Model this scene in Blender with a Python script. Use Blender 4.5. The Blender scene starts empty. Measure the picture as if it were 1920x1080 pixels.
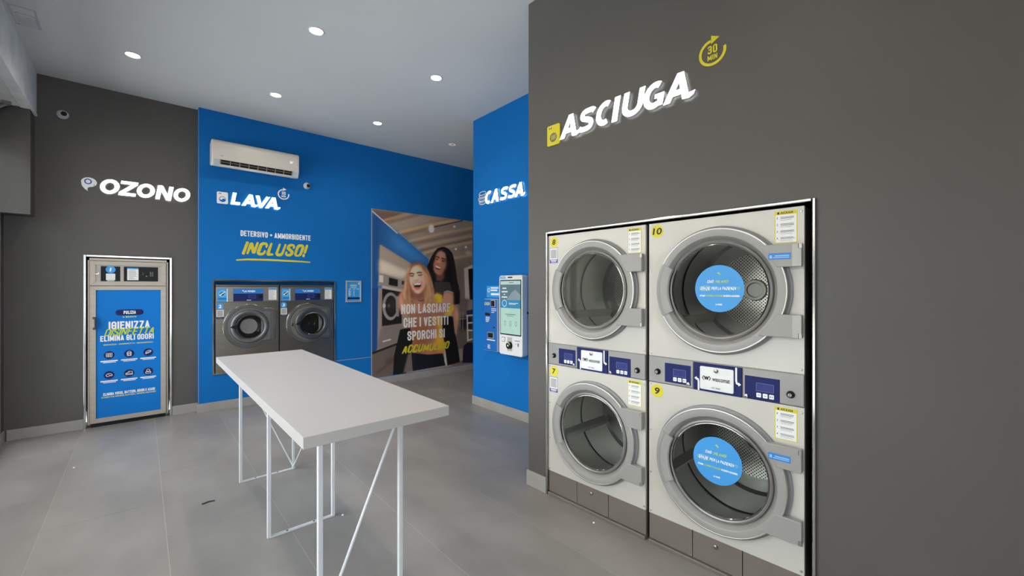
import bpy, bmesh, math, random
import numpy as np
from mathutils import Matrix, Vector
random.seed(7)
PI = math.pi
SC = bpy.context.scene
COL = SC.collection
# ------------------------------------------------------------------ camera
EYE = 1.55
cam = bpy.data.cameras.new('camera'); camo = bpy.data.objects.new('camera', cam); COL.objects.link(camo)
cam.sensor_width = 36.0; cam.lens = 36.0 * 785.0 / 1920.0; cam.clip_start = 0.05; cam.clip_end = 200
camo.location = (0, 0, EYE); camo.rotation_euler = (PI / 2, 0, -math.atan(695 / 785.0))
SC.camera = camo
# ------------------------------------------------------------------ daylight
wd = bpy.data.worlds.new('overcast_sky'); SC.world = wd; wd.use_nodes = True
bg = wd.node_tree.nodes['Background']
bg.inputs[0].default_value = (0.85, 0.91, 1.0, 1); bg.inputs[1].default_value = 11.5
def portal(name, loc, rot, sx, sy):
    l = bpy.data.lights.new(name, 'AREA'); l.shape = 'RECTANGLE'; l.size = sx; l.size_y = sy
    l.cycles.is_portal = True
    o = bpy.data.objects.new(name, l); COL.objects.link(o); o.location = loc; o.rotation_euler = rot
portal('window_portal', (-1.12, 3.5, 1.55), (0, -PI / 2, 0), 2.9, 5.7)
portal('rear_portal', (-.1, -3.06, 1.55), (PI / 2, 0, 0), 1.8, 2.9)
sl = bpy.data.lights.new('sun', 'SUN'); sl.energy = 6.0; sl.angle = math.radians(1); sl.color = (1, .95, .88)
so = bpy.data.objects.new('sun', sl); COL.objects.link(so); so.rotation_euler = (-math.radians(38), 0, 0)   # high sun along the street: lights the pavement, not the room
vs = SC.view_settings
vs.view_transform = 'Standard'; vs.look = 'None'; vs.gamma = 1.0; vs.use_curve_mapping = False
vs.exposure = -0.26
# ------------------------------------------------------------------ materials
def srgb(r, g, b):
    f = lambda c: c / 12.92 if c <= .04045 else ((c + .055) / 1.055) ** 2.4
    return (f(r / 255), f(g / 255), f(b / 255))
MATS = {}
def mat(name, col, rough=.5, metal=0., var=.06, scale=6., bump=0., bscale=None, emit=0., ecol=None, stretch=None, spec=.5, coat=0.):
    if name in MATS: return MATS[name]
    m = bpy.data.materials.new(name); m.use_nodes = True; MATS[name] = m
    nt = m.node_tree; N = nt.nodes; Lk = nt.links; b = N['Principled BSDF']
    b.inputs['Roughness'].default_value = rough; b.inputs['Metallic'].default_value = metal
    b.inputs['Specular IOR Level'].default_value = spec
    b.inputs['Coat Weight'].default_value = coat
    tc = N.new('ShaderNodeTexCoord'); mp = N.new('ShaderNodeMapping'); Lk.new(tc.outputs['Object'], mp.inputs[0])
    if stretch: mp.inputs['Scale'].default_value = stretch
    nz = N.new('ShaderNodeTexNoise'); nz.inputs['Scale'].default_value = scale; nz.inputs['Detail'].default_value = 4
    Lk.new(mp.outputs[0], nz.inputs[0])
    rp = N.new('ShaderNodeValToRGB')
    rp.color_ramp.elements[0].position = .3; rp.color_ramp.elements[1].position = .7
    rp.color_ramp.elements[0].color = tuple(c * (1 - var) for c in col) + (1,)
    rp.color_ramp.elements[1].color = tuple(min(1, c * (1 + var)) for c in col) + (1,)
    Lk.new(nz.outputs[0], rp.inputs[0]); Lk.new(rp.outputs[0], b.inputs['Base Color'])
    if bump:
        nb = N.new('ShaderNodeTexNoise'); nb.inputs['Scale'].default_value = bscale or scale * 8; nb.inputs['Detail'].default_value = 3
        Lk.new(mp.outputs[0], nb.inputs[0])
        bp = N.new('ShaderNodeBump'); bp.inputs['Strength'].default_value = bump; bp.inputs['Distance'].default_value = .01
        Lk.new(nb.outputs[0], bp.inputs['Height']); Lk.new(bp.outputs[0], b.inputs['Normal'])
    if emit:
        b.inputs['Emission Color'].default_value = tuple(ecol or col) + (1,); b.inputs['Emission Strength'].default_value = emit
    return m
def glass(name, tint=(.9, .93, .92), ior=1.45, rough=.02):
    if name in MATS: return MATS[name]
    m = bpy.data.materials.new(name); m.use_nodes = True; MATS[name] = m
    nt = m.node_tree; N = nt.nodes; Lk = nt.links; N.remove(N['Principled BSDF'])
    out = N['Material Output']; t = N.new('ShaderNodeBsdfTransparent'); t.inputs[0].default_value = tuple(tint) + (1,)
    g = N.new('ShaderNodeBsdfGlossy'); g.inputs['Roughness'].default_value = rough
    fr = N.new('ShaderNodeFresnel'); fr.inputs[0].default_value = ior
    mx = N.new('ShaderNodeMixShader'); Lk.new(fr.outputs[0], mx.inputs[0]); Lk.new(t.outputs[0], mx.inputs[1]); Lk.new(g.outputs[0], mx.inputs[2])
    Lk.new(mx.outputs[0], out.inputs[0]); return m
def perforated(name, col, pitch=.0145, hole=.30):
    if name in MATS: return MATS[name]
    m = mat(name, col, .3, 1., .05, 8); nt = m.node_tree; N = nt.nodes; Lk = nt.links; b = N['Principled BSDF']
    tc = N.new('ShaderNodeTexCoord'); mp = N.new('ShaderNodeMapping'); mp.inputs['Scale'].default_value = (1 / pitch,) * 3
    mp.inputs['Rotation'].default_value = (0, PI / 4, 0)
    Lk.new(tc.outputs['Object'], mp.inputs[0])
    fr = N.new('ShaderNodeVectorMath'); fr.operation = 'FRACTION'; Lk.new(mp.outputs[0], fr.inputs[0])
    sb = N.new('ShaderNodeVectorMath'); sb.operation = 'SUBTRACT'; sb.inputs[1].default_value = (.5, .5, .5); Lk.new(fr.outputs[0], sb.inputs[0])
    ml = N.new('ShaderNodeVectorMath'); ml.operation = 'MULTIPLY'; ml.inputs[1].default_value = (1, 0, 1); Lk.new(sb.outputs[0], ml.inputs[0])
    ln = N.new('ShaderNodeVectorMath'); ln.operation = 'LENGTH'; Lk.new(ml.outputs[0], ln.inputs[0])
    gt = N.new('ShaderNodeMath'); gt.operation = 'LESS_THAN'; gt.inputs[1].default_value = hole; Lk.new(ln.outputs['Value'], gt.inputs[0])
    mx = N.new('ShaderNodeMix'); mx.data_type = 'RGBA'
    src = b.inputs['Base Color'].links[0].from_socket
    Lk.new(gt.outputs[0], mx.inputs['Factor']); Lk.new(src, mx.inputs['A']); mx.inputs['B'].default_value = (.004, .004, .004, 1)
    Lk.new(mx.outputs['Result'], b.inputs['Base Color']); return m
def painted(name):
    m = bpy.data.materials.new(name); m.use_nodes = True; MATS[name] = m
    nt = m.node_tree; b = nt.nodes['Principled BSDF']; a = nt.nodes.new('ShaderNodeAttribute'); a.attribute_name = 'ink'
    nt.links.new(a.outputs['Color'], b.inputs['Base Color']); b.inputs['Roughness'].default_value = .55; b.inputs['Specular IOR Level'].default_value = .25
    return m
G_WALL = mat('grey_paint', (.095, .086, .078), .52, 0, .04, 1.6, .05, 60, spec=.42)
B_WALL = mat('blue_paint', (.005, .150, .465), .70, 0, .03, 1.6, .05, 60, spec=.15)
CEIL = mat('ceiling_paint', (.64, .635, .62), .85, 0, .02, 1, .03, 40, spec=.2)
PLASTER = mat('rough_white_plaster', (.84, .83, .79), .85, 0, .10, 3.5, .25, 14, spec=.2)
TILE = mat('concrete_look_tile', (.240, .222, .203), .42, 0, .16, 1.7, .04, 30, stretch=(1.6, .8, 1))
GROUT = mat('pale_grout', (.52, .50, .48), .8, 0, .08, 10)
SKIRT = mat('skirting_tile', (.33, .31, .285), .5, 0, .08, 5)
WHITE = mat('white_laminate', (.425, .400, .380), .38, 0, .01, 4)
WMETAL = mat('white_powder_coat', (.60, .60, .61), .35, 0, .02, 20)
CHROME = mat('polished_chrome', (.41, .40, .38), .14, 1, .04, 5)
STEEL = mat('brushed_steel', (.27, .24, .205), .30, 1, .10, 5, stretch=(1, 1, 12))
STEELP = mat('satin_steel_panel', (.50, .48, .45), .36, 1, .06, 4)
ENAMEL = mat('white_enamel', (.54, .51, .455), .28, 0, .015, 3, coat=.2)
DOORG = mat('grey_door_plastic', (.300, .286, .266), .36, 0, .03, 6)
DOORD = mat('mid_grey_plastic', (.21, .21, .205), .4, 0, .03, 6)
GREYP = mat('grey_panel', (.29, .28, .265), .38, .3, .03, 6)
KICK = mat('taupe_base_metal', (.195, .168, .140), .42, .3, .04, 6)
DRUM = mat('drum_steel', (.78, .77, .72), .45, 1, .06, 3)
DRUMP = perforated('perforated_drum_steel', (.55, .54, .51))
BLACK = mat('black_plastic', (.010, .010, .011), .5, 0, .1, 10, spec=.25)
DARK = mat('dark_void', (.018, .016, .014), .7, 0, .1, 10)
RUBBER = mat('dark_rubber', (.03, .03, .03), .55, 0, .1, 10)
BEIGE = mat('champagne_aluminium', (.42, .365, .30), .42, .45, .05, 4, stretch=(1, 1, 8))
NAVY = mat('navy_print', (.010, .017, .105), .5, 0, .05, 8, spec=.2)
NAVY2 = mat('navy_display', (.018, .026, .17), .3, 0, .04, 8, spec=.25)
CYAN = mat('sky_blue_print', (.035, .31, .72), .45, 0, .03, 3)
DISC = mat('disc_blue_print', (.045, .30, .68), .5, 0, .02, 3)
OZBLUE = mat('vivid_blue_print', (.003, .185, .60), .55, 0, .08, 1.2, spec=.2)
YELLOW = mat('yellow_print', (.66, .56, .02), .5, 0, .04, 6)
YPALE = mat('pale_yellow_print', (.72, .70, .22), .5, 0, .04, 6)
INKW = mat('white_ink', (.88, .88, .88), .5, 0, .02, 6)
INKC = mat('cream_ink', (.92, .86, .80), .5, 0, .02, 6)
INKK = mat('black_ink', (.012, .012, .012), .5, 0, .1, 6)
PAPER = mat('white_paper', (.78, .77, .74), .55, 0, .02, 6)
PURPLE = mat('indigo_print', (.055, .05, .26), .5, 0, .04, 6)
GREYINK = mat('grey_ink', (.22, .22, .22), .5, 0, .04, 6)
LED = mat('lit_letter_face', (1, 1, 1), .5, emit=8.0, ecol=(.96, .99, 1))
LEDB = mat('lit_letter_back', (1, 1, 1), .5, emit=4.0, ecol=(.96, .99, 1))
LEDS = mat('letter_side_acrylic', (.42, .43, .43), .4, emit=.06, ecol=(.95, 1, 1))
LAMP = mat('lamp_diffuser', (1, .97, .92), .5, emit=22, ecol=(1, .90, .76))
LAMPD = mat('dim_lamp_diffuser', (.6, .56, .5), .5, emit=.55, ecol=(1, .88, .74))
GLASS = glass('door_glass', (.88, .89, .87), 1.25)
SMOKE = glass('smoked_glass', (.30, .30, .29), 1.16)
PANE = glass('shop_window_glass', (.95, .97, .96), 1.3)
SCREENB = mat('screen_blue', (.03, .2, .4), .15, emit=.20, ecol=(.10, .42, .68))
SCREENG = mat('screen_mint', (.3, .45, .4), .15, emit=.34, ecol=(.56, .80, .70))
SCREEND = mat('screen_teal', (.1, .16, .18), .15, emit=.16, ecol=(.22, .42, .48))
SCREENW = mat('screen_white', (.5, .5, .5), .15, emit=.5, ecol=(.85, .95, .95))
# ------------------------------------------------------------------ mesh helpers
class MB:
    def __init__(s): s.v = []; s.f = []; s.m = []
    def add(s, vs, fs, mi=0):
        n = len(s.v); s.v += [tuple(p) for p in vs]; s.f += [tuple(i + n for i in f) for f in fs]; s.m += [mi] * len(fs); return s
    def box(s, x0, x1, y0, y1, z0, z1, mi=0):
        return s.add([(x0, y0, z0), (x1, y0, z0), (x1, y1, z0), (x0, y1, z0), (x0, y0, z1), (x1, y0, z1), (x1, y1, z1), (x0, y1, z1)],
                     [(0, 3, 2, 1), (4, 5, 6, 7), (0, 1, 5, 4), (1, 2, 6, 5), (2, 3, 7, 6), (3, 0, 4, 7)], mi)
    def prism(s, pts, y0, y1, mi=0):        # outline in x,z ; counter-clockwise seen from the front (-y)
        n = len(pts)
        return s.add([(x, y0, z) for x, z in pts] + [(x, y1, z) for x, z in pts],
                     [tuple(range(n)), tuple(range(2 * n - 1, n - 1, -1))] + [(i, i + n, (i + 1) % n + n, (i + 1) % n) for i in range(n)], mi)
    def flat(s, pts, y, mi=0): return s.add([(x, y, z) for x, z in pts], [tuple(range(len(pts)))], mi)
    def rect(s, x0, x1, z0, z1, y, mi=0): return s.flat([(x0, z0), (x1, z0), (x1, z1), (x0, z1)], y, mi)
    def lathe(s, prof, cx, cz, n=64, a0=0., a1=2 * PI, mi=0):   # profile (r, y) around a y axis
        full = abs(a1 - a0 - 2 * PI) < 1e-6; k = n if full else n + 1; m = len(prof); vs = []
        for i in range(k):
            a = a0 + (a1 - a0) * i / n
            for r, y in prof: vs.append((cx + r * math.cos(a), y, cz + r * math.sin(a)))
        fs = []
        for i in range(n):
            j = (i + 1) % k
            for q in range(m - 1): fs.append((i * m + q, i * m + q + 1, j * m + q + 1, j * m + q))
        return s.add(vs, fs, mi)
    def disc(s, cx, cz, r, y, n=48, mi=0, rz=None):
        return s.flat([(cx + r * math.cos(2 * PI * i / n), cz + (rz or r) * math.sin(2 * PI * i / n)) for i in range(n)], y, mi)
    def cyl(s, p, q, r, n=10, mi=0):
        p = Vector(p); q = Vector(q); d = (q - p).normalized(); a = d.orthogonal().normalized(); b = d.cross(a)
        vs = [tuple(c + a * r * math.cos(2 * PI * i / n) + b * r * math.sin(2 * PI * i / n)) for c in (p, q) for i in range(n)]
        return s.add(vs, [tuple(range(n - 1, -1, -1)), tuple(range(n, 2 * n))] + [(i, (i + 1) % n, (i + 1) % n + n, i + n) for i in range(n)], mi)
    def build(s, name, mats, parent=None, smooth=None, bevel=0, seg=2):
        me = bpy.data.meshes.new(name); me.from_pydata(s.v, [], s.f)
        for m in (mats if isinstance(mats, (list, tuple)) else [mats]): me.materials.append(m)
        me.polygons.foreach_set('material_index', s.m)
        me.update()
        if smooth:
            me.polygons.foreach_set('use_smooth', [True] * len(me.polygons))
            me.set_sharp_from_angle(angle=math.radians(smooth))
        o = bpy.data.objects.new(name, me); COL.objects.link(o)
        if parent is not None: o.parent = parent
        if bevel:
            b = o.modifiers.new('bevel', 'BEVEL'); b.width = bevel; b.segments = seg; b.limit_method = 'ANGLE'; b.angle_limit = math.radians(40)
        return o
def tag(o, label=None, cat=None, group=None, kind=None):
    if label: o['label'] = label
    if cat: o['category'] = cat
    if group: o['group'] = group
    if kind: o['kind'] = kind
    return o
def thing(name, label, cat, loc, rz=0., group=None):
    o = bpy.data.objects.new(name, None); COL.objects.link(o); o.location = loc; o.rotation_euler = (0, 0, rz); o.empty_display_size = .1
    return tag(o, label, cat, group)
def plabel(o, l): o['label'] = l; return o
def arc(cx, cz, r, a0, a1, n=12): return [(cx + r * math.cos(math.radians(a0 + (a1 - a0) * i / n)), cz + r * math.sin(math.radians(a0 + (a1 - a0) * i / n))) for i in range(n + 1)]
def rrect(x0, x1, z0, z1, r, n=5):
    return arc(x1 - r, z0 + r, r, -90, 0, n) + arc(x1 - r, z1 - r, r, 0, 90, n) + arc(x0 + r, z1 - r, r, 90, 180, n) + arc(x0 + r, z0 + r, r, 180, 270, n)
def holed(b, x0, x1, z0, z1, cx, cz, r, y, n=64, mi=0):      # flat rectangle with a round hole
    angs = sorted(set([2 * PI * i / n for i in range(n)] + [math.atan2(z - cz, x - cx) % (2 * PI) for x in (x0, x1) for z in (z0, z1)]))
    vs = []
    for a in angs:
        c, s_ = math.cos(a), math.sin(a)
        t = min([(x1 - cx) / c if c > 1e-9 else 9, (x0 - cx) / c if c < -1e-9 else 9, (z1 - cz) / s_ if s_ > 1e-9 else 9, (z0 - cz) / s_ if s_ < -1e-9 else 9])
        vs += [(cx + r * c, y, cz + r * s_), (cx + t * c, y, cz + t * s_)]
    k = len(angs)
    b.add(vs, [(2 * i, 2 * i + 1, 2 * ((i + 1) % k) + 1, 2 * ((i + 1) % k)) for i in range(k)], mi)
def frame_rect(b, x0, x1, z0, z1, w, y0, y1, sides='LRTB', mi=0):
    if 'L' in sides: b.box(x0, x0 + w, y0, y1, z0, z1, mi)
    if 'R' in sides: b.box(x1 - w, x1, y0, y1, z0, z1, mi)
    if 'T' in sides: b.box(x0 + w, x1 - w, y0, y1, z1 - w, z1, mi)
    if 'B' in sides: b.box(x0 + w, x1 - w, y0, y1, z0, z0 + w, mi)
# ---- lettering: outline font (fitted to a box) and a stroke font (condensed capitals / brush capitals)
_TX = {}
def outline(s, bold=0., shear=0., depth=0.):
    k = (s, bold, shear, depth > 0)
    if k not in _TX:
        c = bpy.data.curves.new('t', 'FONT'); c.body = s; c.offset = bold; c.shear = shear; c.resolution_u = 5
        c.extrude = .5 if depth else 0.
        o = bpy.data.objects.new('t', c); COL.objects.link(o)
        me = bpy.data.meshes.new_from_object(o.evaluated_get(bpy.context.evaluated_depsgraph_get()))
        _TX[k] = ([tuple(v.co) for v in me.vertices], [tuple(p.vertices) for p in me.polygons], [p.normal.z for p in me.polygons])
        bpy.data.objects.remove(o); bpy.data.curves.remove(c); bpy.data.meshes.remove(me)
    return _TX[k]
def text(b, s, x0, x1, z0, z1, y, bold=.02, shear=0., mi=0):
    V, F, _ = outline(s, bold, shear)
    xs = [v[0] for v in V]; ys = [v[1] for v in V]; ax, bx, ay, by = min(xs), max(xs), min(ys), max(ys)
    b.add([(x0 + (v[0] - ax) / (bx - ax) * (x1 - x0), y, z0 + (v[1] - ay) / (by - ay) * (z1 - z0)) for v in V], F, mi); return b
def rl(*p): return list(p)
GL = {
 'A': (1, [[(0, 0), (.5, 1), (1, 0)], [(.2, .28), (.8, .28)]]), 'B': (1, [[(0, 0), (0, 1), (.7, 1), (1, .88), (1, .65), (.75, .53), (0, .53)], [(.7, .53), (1, .4), (1, .12), (.7, 0), (0, 0)]]),
 'C': (1, [[(1, .7), (1, .86), (.75, 1), (.25, 1), (0, .86), (0, .14), (.25, 0), (.75, 0), (1, .14), (1, .3)]]),
 'D': (1, [[(0, 0), (0, 1), (.65, 1), (1, .85), (1, .15), (.65, 0), (0, 0)]]), 'E': (.85, [[(1, 1), (0, 1), (0, 0), (1, 0)], [(0, .52), (.85, .52)]]),
 'F': (.85, [[(1, 1), (0, 1), (0, 0)], [(0, .5), (.85, .5)]]), 'G': (1, [[(1, .7), (1, .86), (.75, 1), (.25, 1), (0, .86), (0, .14), (.25, 0), (.75, 0), (1, .14), (1, .47), (.5, .47)]]),
 'H': (1, [[(0, 0), (0, 1)], [(1, 0), (1, 1)], [(0, .52), (1, .52)]]), 'I': (0, [[(0, 0), (0, 1)]]), 'L': (.8, [[(0, 1), (0, 0), (1, 0)]]),
 'M': (1.4, [[(0, 0), (0, 1), (.5, .15), (1, 1), (1, 0)]]), 'N': (1, [[(0, 0), (0, 1), (1, 0), (1, 1)]]),
 'O': (1, [[(.25, 0), (.75, 0), (1, .14), (1, .86), (.75, 1), (.25, 1), (0, .86), (0, .14), (.25, 0), (.5, 0)]]),
 'P': (1, [[(0, 0), (0, 1), (.7, 1), (1, .86), (1, .6), (.7, .46), (0, .46)]]), 'Q': (1, [[(.25, 0), (.75, 0), (1, .14), (1, .86), (.75, 1), (.25, 1), (0, .86), (0, .14), (.25, 0)], [(.6, .25), (1, -.05)]]),
 'R': (1, [[(0, 0), (0, 1), (.7, 1), (1, .86), (1, .62), (.7, .5), (0, .5)], [(.6, .5), (1, 0)]]),
 'S': (1, [[(1, .72), (1, .86), (.75, 1), (.25, 1), (0, .86), (0, .68), (1, .34), (1, .14), (.75, 0), (.25, 0), (0, .14), (0, .28)]]),
 'T': (.95, [[(0, 1), (1, 1)], [(.5, 1), (.5, 0)]]), 'U': (1, [[(0, 1), (0, .14), (.25, 0), (.75, 0), (1, .14), (1, 1)]]), 'V': (1, [[(0, 1), (.5, 0), (1, 1)]]),
 'W': (1.5, [[(0, 1), (.25, 0), (.5, .9), (.75, 0), (1, 1)]]), 'Z': (.95, [[(0, 1), (1, 1), (0, 0), (1, 0)]]),
 '+': (.8, [[(0, .5), (1, .5)], [(.5, .25), (.5, .75)]]), '!': (0, [[(0, 1), (0, .32)], [(0, .06), (0, -.03)]]), ',': (0, [[(0, .05), (-.05, -.1)]]),
 '-': (.4, [[(0, .5), (1, .5)]]), "'": (0, [[(0, 1), (0, .8)]]), '3': (1, [[(0, .82), (.25, 1), (.75, 1), (1, .86), (1, .64), (.7, .53), (.4, .53)], [(.7, .53), (1, .4), (1, .14), (.75, 0), (.25, 0), (0, .2)]]),
 '0': (1, [[(.25, 0), (.75, 0), (1, .14), (1, .86), (.75, 1), (.25, 1), (0, .86), (0, .14), (.25, 0), (.5, 0)]]), ' ': (1., [])}
def ribbon(b, pts, w, y, mi=0, taper=False):
    n = len(pts)
    if n < 2: return
    P = [Vector(p) for p in pts]; Lf = []; Rt = []
    for i in range(n):
        d0 = (P[i] - P[i - 1]).normalized() if i else (P[1] - P[0]).normalized()
        d1 = (P[i + 1] - P[i]).normalized() if i < n - 1 else d0
        t = d0 + d1
        if t.length < 1e-4: t = d0.copy()
        t.normalize(); nv = Vector((-t.y, t.x)); k = 1 / max(.5, nv.dot(Vector((-d0.y, d0.x))))
        ww = w / 2 * k * ((.62 + .55 * math.sin(PI * (i + .35) / (n - .3))) if taper else 1)
        Lf.append(P[i] + nv * ww); Rt.append(P[i] - nv * ww)
    b.add([(p.x, y, p.y) for p in Lf] + [(p.x, y, p.y) for p in Rt], [(i, i + n, i + n + 1, i + 1) for i in range(n - 1)], mi)
def caps(b, s, x0, x1, z0, z1, y, stroke=.15, wr=.30, gap=.10, slant=0., mi=0, brush=False):
    """stroke capitals between x0..x1, baseline z0, cap height z1"""
    h = z1 - z0; st = stroke; x = 0.; segs = []; gids = []; gi = [-1]
    rnd = random.Random(s)
    for ci, ch in enumerate(s):
        w, ps = GL[ch]; gw = w * wr
        dz = rnd.uniform(-.04, .04) if brush else 0
        for p in ps:
            q = [(x + st / 2 + px * gw + slant * pz, st / 2 + pz * (1 - st) + dz) for px, pz in p]
            if brush:                                   # round the joints a little
                r = []
                for i, c in enumerate(q):
                    if 0 < i < len(q) - 1: r += [tuple(Vector(c).lerp(Vector(q[i - 1]), .12)), tuple(Vector(c).lerp(Vector(q[i + 1]), .12))]
                    else: r.append(c)
                q = r
            segs.append(q); gids.append(ci)
        x += (gw + st + gap) if ch != ' ' else .26
    xs = [p[0] for q in segs for p in q]; a, e = min(xs) - st / 2, max(xs) + st / 2; k = (x1 - x0) / (e - a); lay = 0
    put = lambda pts: b.flat([(x0 + (p.x - a) * k, z0 + p.y * h) for p in pts], y - .000015 * lay - (.0004 if gi[0] % 2 else 0.), mi)
    for q, gn in zip(segs, gids):
        if gn != gi[0]: gi[0] = gn; lay = 0
        if brush:
            tb = MB(); q = [Vector(c) for c in q]; n = len(q)
            for i in range(n):
                f = .62 + .5 * math.sin(PI * (i + .4) / (n - .2)); q[i] = (q[i], st / 2 * f)
            for (p0, w0), (p1, w1) in zip(q, q[1:]):
                d = (p1 - p0).normalized(); nv = Vector((-d.y, d.x)); lay += 1
                put([p0 - nv * w0, p1 - nv * w1, p1 + nv * w1, p0 + nv * w0])
            for p0, w0 in q:
                lay += 1; put([p0 + Vector((math.cos(2 * PI * j / 10), math.sin(2 * PI * j / 10))) * w0 for j in range(10)])
            continue
        q = [Vector(c) for c in q]; n = len(q); shut = (q[0] - q[-1]).length < 1e-5
        for i in range(n - 1):
            d = (q[i + 1] - q[i]).normalized(); nv = Vector((-d.y, d.x)) * st / 2; ext = []
            for j, o in ((i - 1, -1), (i + 2, 1)):
                if shut and (j < 0 or j >= n): j = n - 2 if j < 0 else 1
                if j < 0 or j >= n: ext.append(1. if min(abs(d.x), abs(d.y)) < .02 else .45)        # open end: square, slanted strokes a little
                else:
                    e_ = (q[i] - q[j]) if o < 0 else (q[j] - q[i + 1]); ext.append(1. if abs(d.dot(e_.normalized())) < .15 else 0.)
            lay += 1; put([q[i] - d * ext[0] * st / 2 - nv, q[i + 1] + d * ext[1] * st / 2 - nv, q[i + 1] + d * ext[1] * st / 2 + nv, q[i] - d * ext[0] * st / 2 + nv])
            if 0 < i or shut:
                if not ext[0]: lay += 1; put([q[i] + Vector((math.cos(2 * PI * j / 12), math.sin(2 * PI * j / 12))) * st / 2 for j in range(12)])
    return b
def lines(b, x0, x1, ztop, n, dz, h, y, mi=0, seed=1, lo=.55):
    r = random.Random(seed)
    for i in range(n):
        b.rect(x0, x0 + (x1 - x0) * r.uniform(lo, 1.), ztop - i * dz - h, ztop - i * dz, y, mi)
    return b

# ---- heavy sign capitals as overlapping solid strokes, unit height
def sign_glyph(ch, w, t=.27):
    """list of convex/strip polygons (x,z) for a heavy capital of height 1 and width w"""
    def ann(cx, cz, ax, az, a0, a1, n=18, tx=t, tz=t * .92):
        out = []
        for i in range(n):
            q = []
            for a, o in ((a0 + (a1 - a0) * i / n, 1), (a0 + (a1 - a0) * (i + 1) / n, 1), (a0 + (a1 - a0) * (i + 1) / n, 0), (a0 + (a1 - a0) * i / n, 0)):
                a = math.radians(a); q.append((cx + (ax if o else ax - tx) * math.cos(a), cz + (az if o else az - tz) * math.sin(a)))
            out.append(q)
        return out
    bar = lambda x0, x1, z0, z1: [[(x0, z0), (x1, z0), (x1, z1), (x0, z1)]]
    if ch == 'O': return ann(w / 2, .5, w / 2, .5, 0, 360, 40)
    if ch == 'C': return ann(w * .56, .5, w * .56, .5, 62, 298, 26) + bar(w * .78, w, 1 - t * .92, 1)[:0]
    if ch == 'G': return ann(w * .54, .5, w * .54, .5, 62, 300, 26) + bar(w - t, w, .06, .52) + bar(w * .56, w, .36, .52)
    if ch == 'I': return bar(0, w, 0, 1)
    if ch == 'L': return bar(0, t, 0, 1) + bar(t, w, 0, t * .9)
    if ch == 'U': return bar(0, t, .42, 1) + bar(w - t, w, .42, 1) + ann(w / 2, .42, w / 2, .42, 180, 360, 20)
    if ch == 'Z': return bar(0, w, 0, t * .85) + bar(0, w, 1 - t * .85, 1) + [[(0, t * .8), (t * 1.3, t * .8), (w, 1 - t * .8), (w - t * 1.3, 1 - t * .8)]]
    if ch == 'N': return bar(0, t, 0, 1) + bar(w - t, w, 0, 1) + [[(0, 1), (w - t * 1.15, 0), (w, 0), (t * 1.15, 1)]]
    if ch == 'V': k = t * 1.12; return [[(0, 1), (w / 2 - k * .45, 0), (w / 2 + k * .45, 0), (k, 1)], [(w - k, 1), (w / 2 - k * .45, 0), (w / 2 + k * .45, 0), (w, 1)]]
    if ch == 'A': k = t * 1.12; return [[(0, 0), (k, 0), (w / 2 + k * .45, 1), (w / 2 - k * .45, 1)], [(w - k, 0), (w, 0), (w / 2 + k * .45, 1), (w / 2 - k * .45, 1)]] + bar(w * .28, w * .72, .20, .40)
    if ch == 'S':
        pts = [(w - .04, .80), (w * .80, .875), (w * .5, .88), (w * .25, .84), (t * .52, .72), (w * .25, .585), (w * .55, .50), (w * .78, .41), (w - t * .52, .28), (w * .75, .15), (w * .48, .115), (w * .2, .125), (.03, .19)]
        tb = MB(); sm = []
        for i in range(len(pts) - 1):
            p0, p1, p2, p3 = [Vector(pts[max(0, min(len(pts) - 1, i + k))]) for k in (-1, 0, 1, 2)]
            for j in range(3):
                u = j / 3; sm.append(.5 * ((2 * p1) + (p2 - p0) * u + (2 * p0 - 5 * p1 + 4 * p2 - p3) * u * u + (3 * p1 - p0 - 3 * p2 + p3) * u ** 3))
        sm.append(Vector(pts[-1])); ribbon(tb, sm, t * .9, 0)
        return [[(tb.v[i][0], tb.v[i][2]) for i in f] for f in tb.f]
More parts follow.
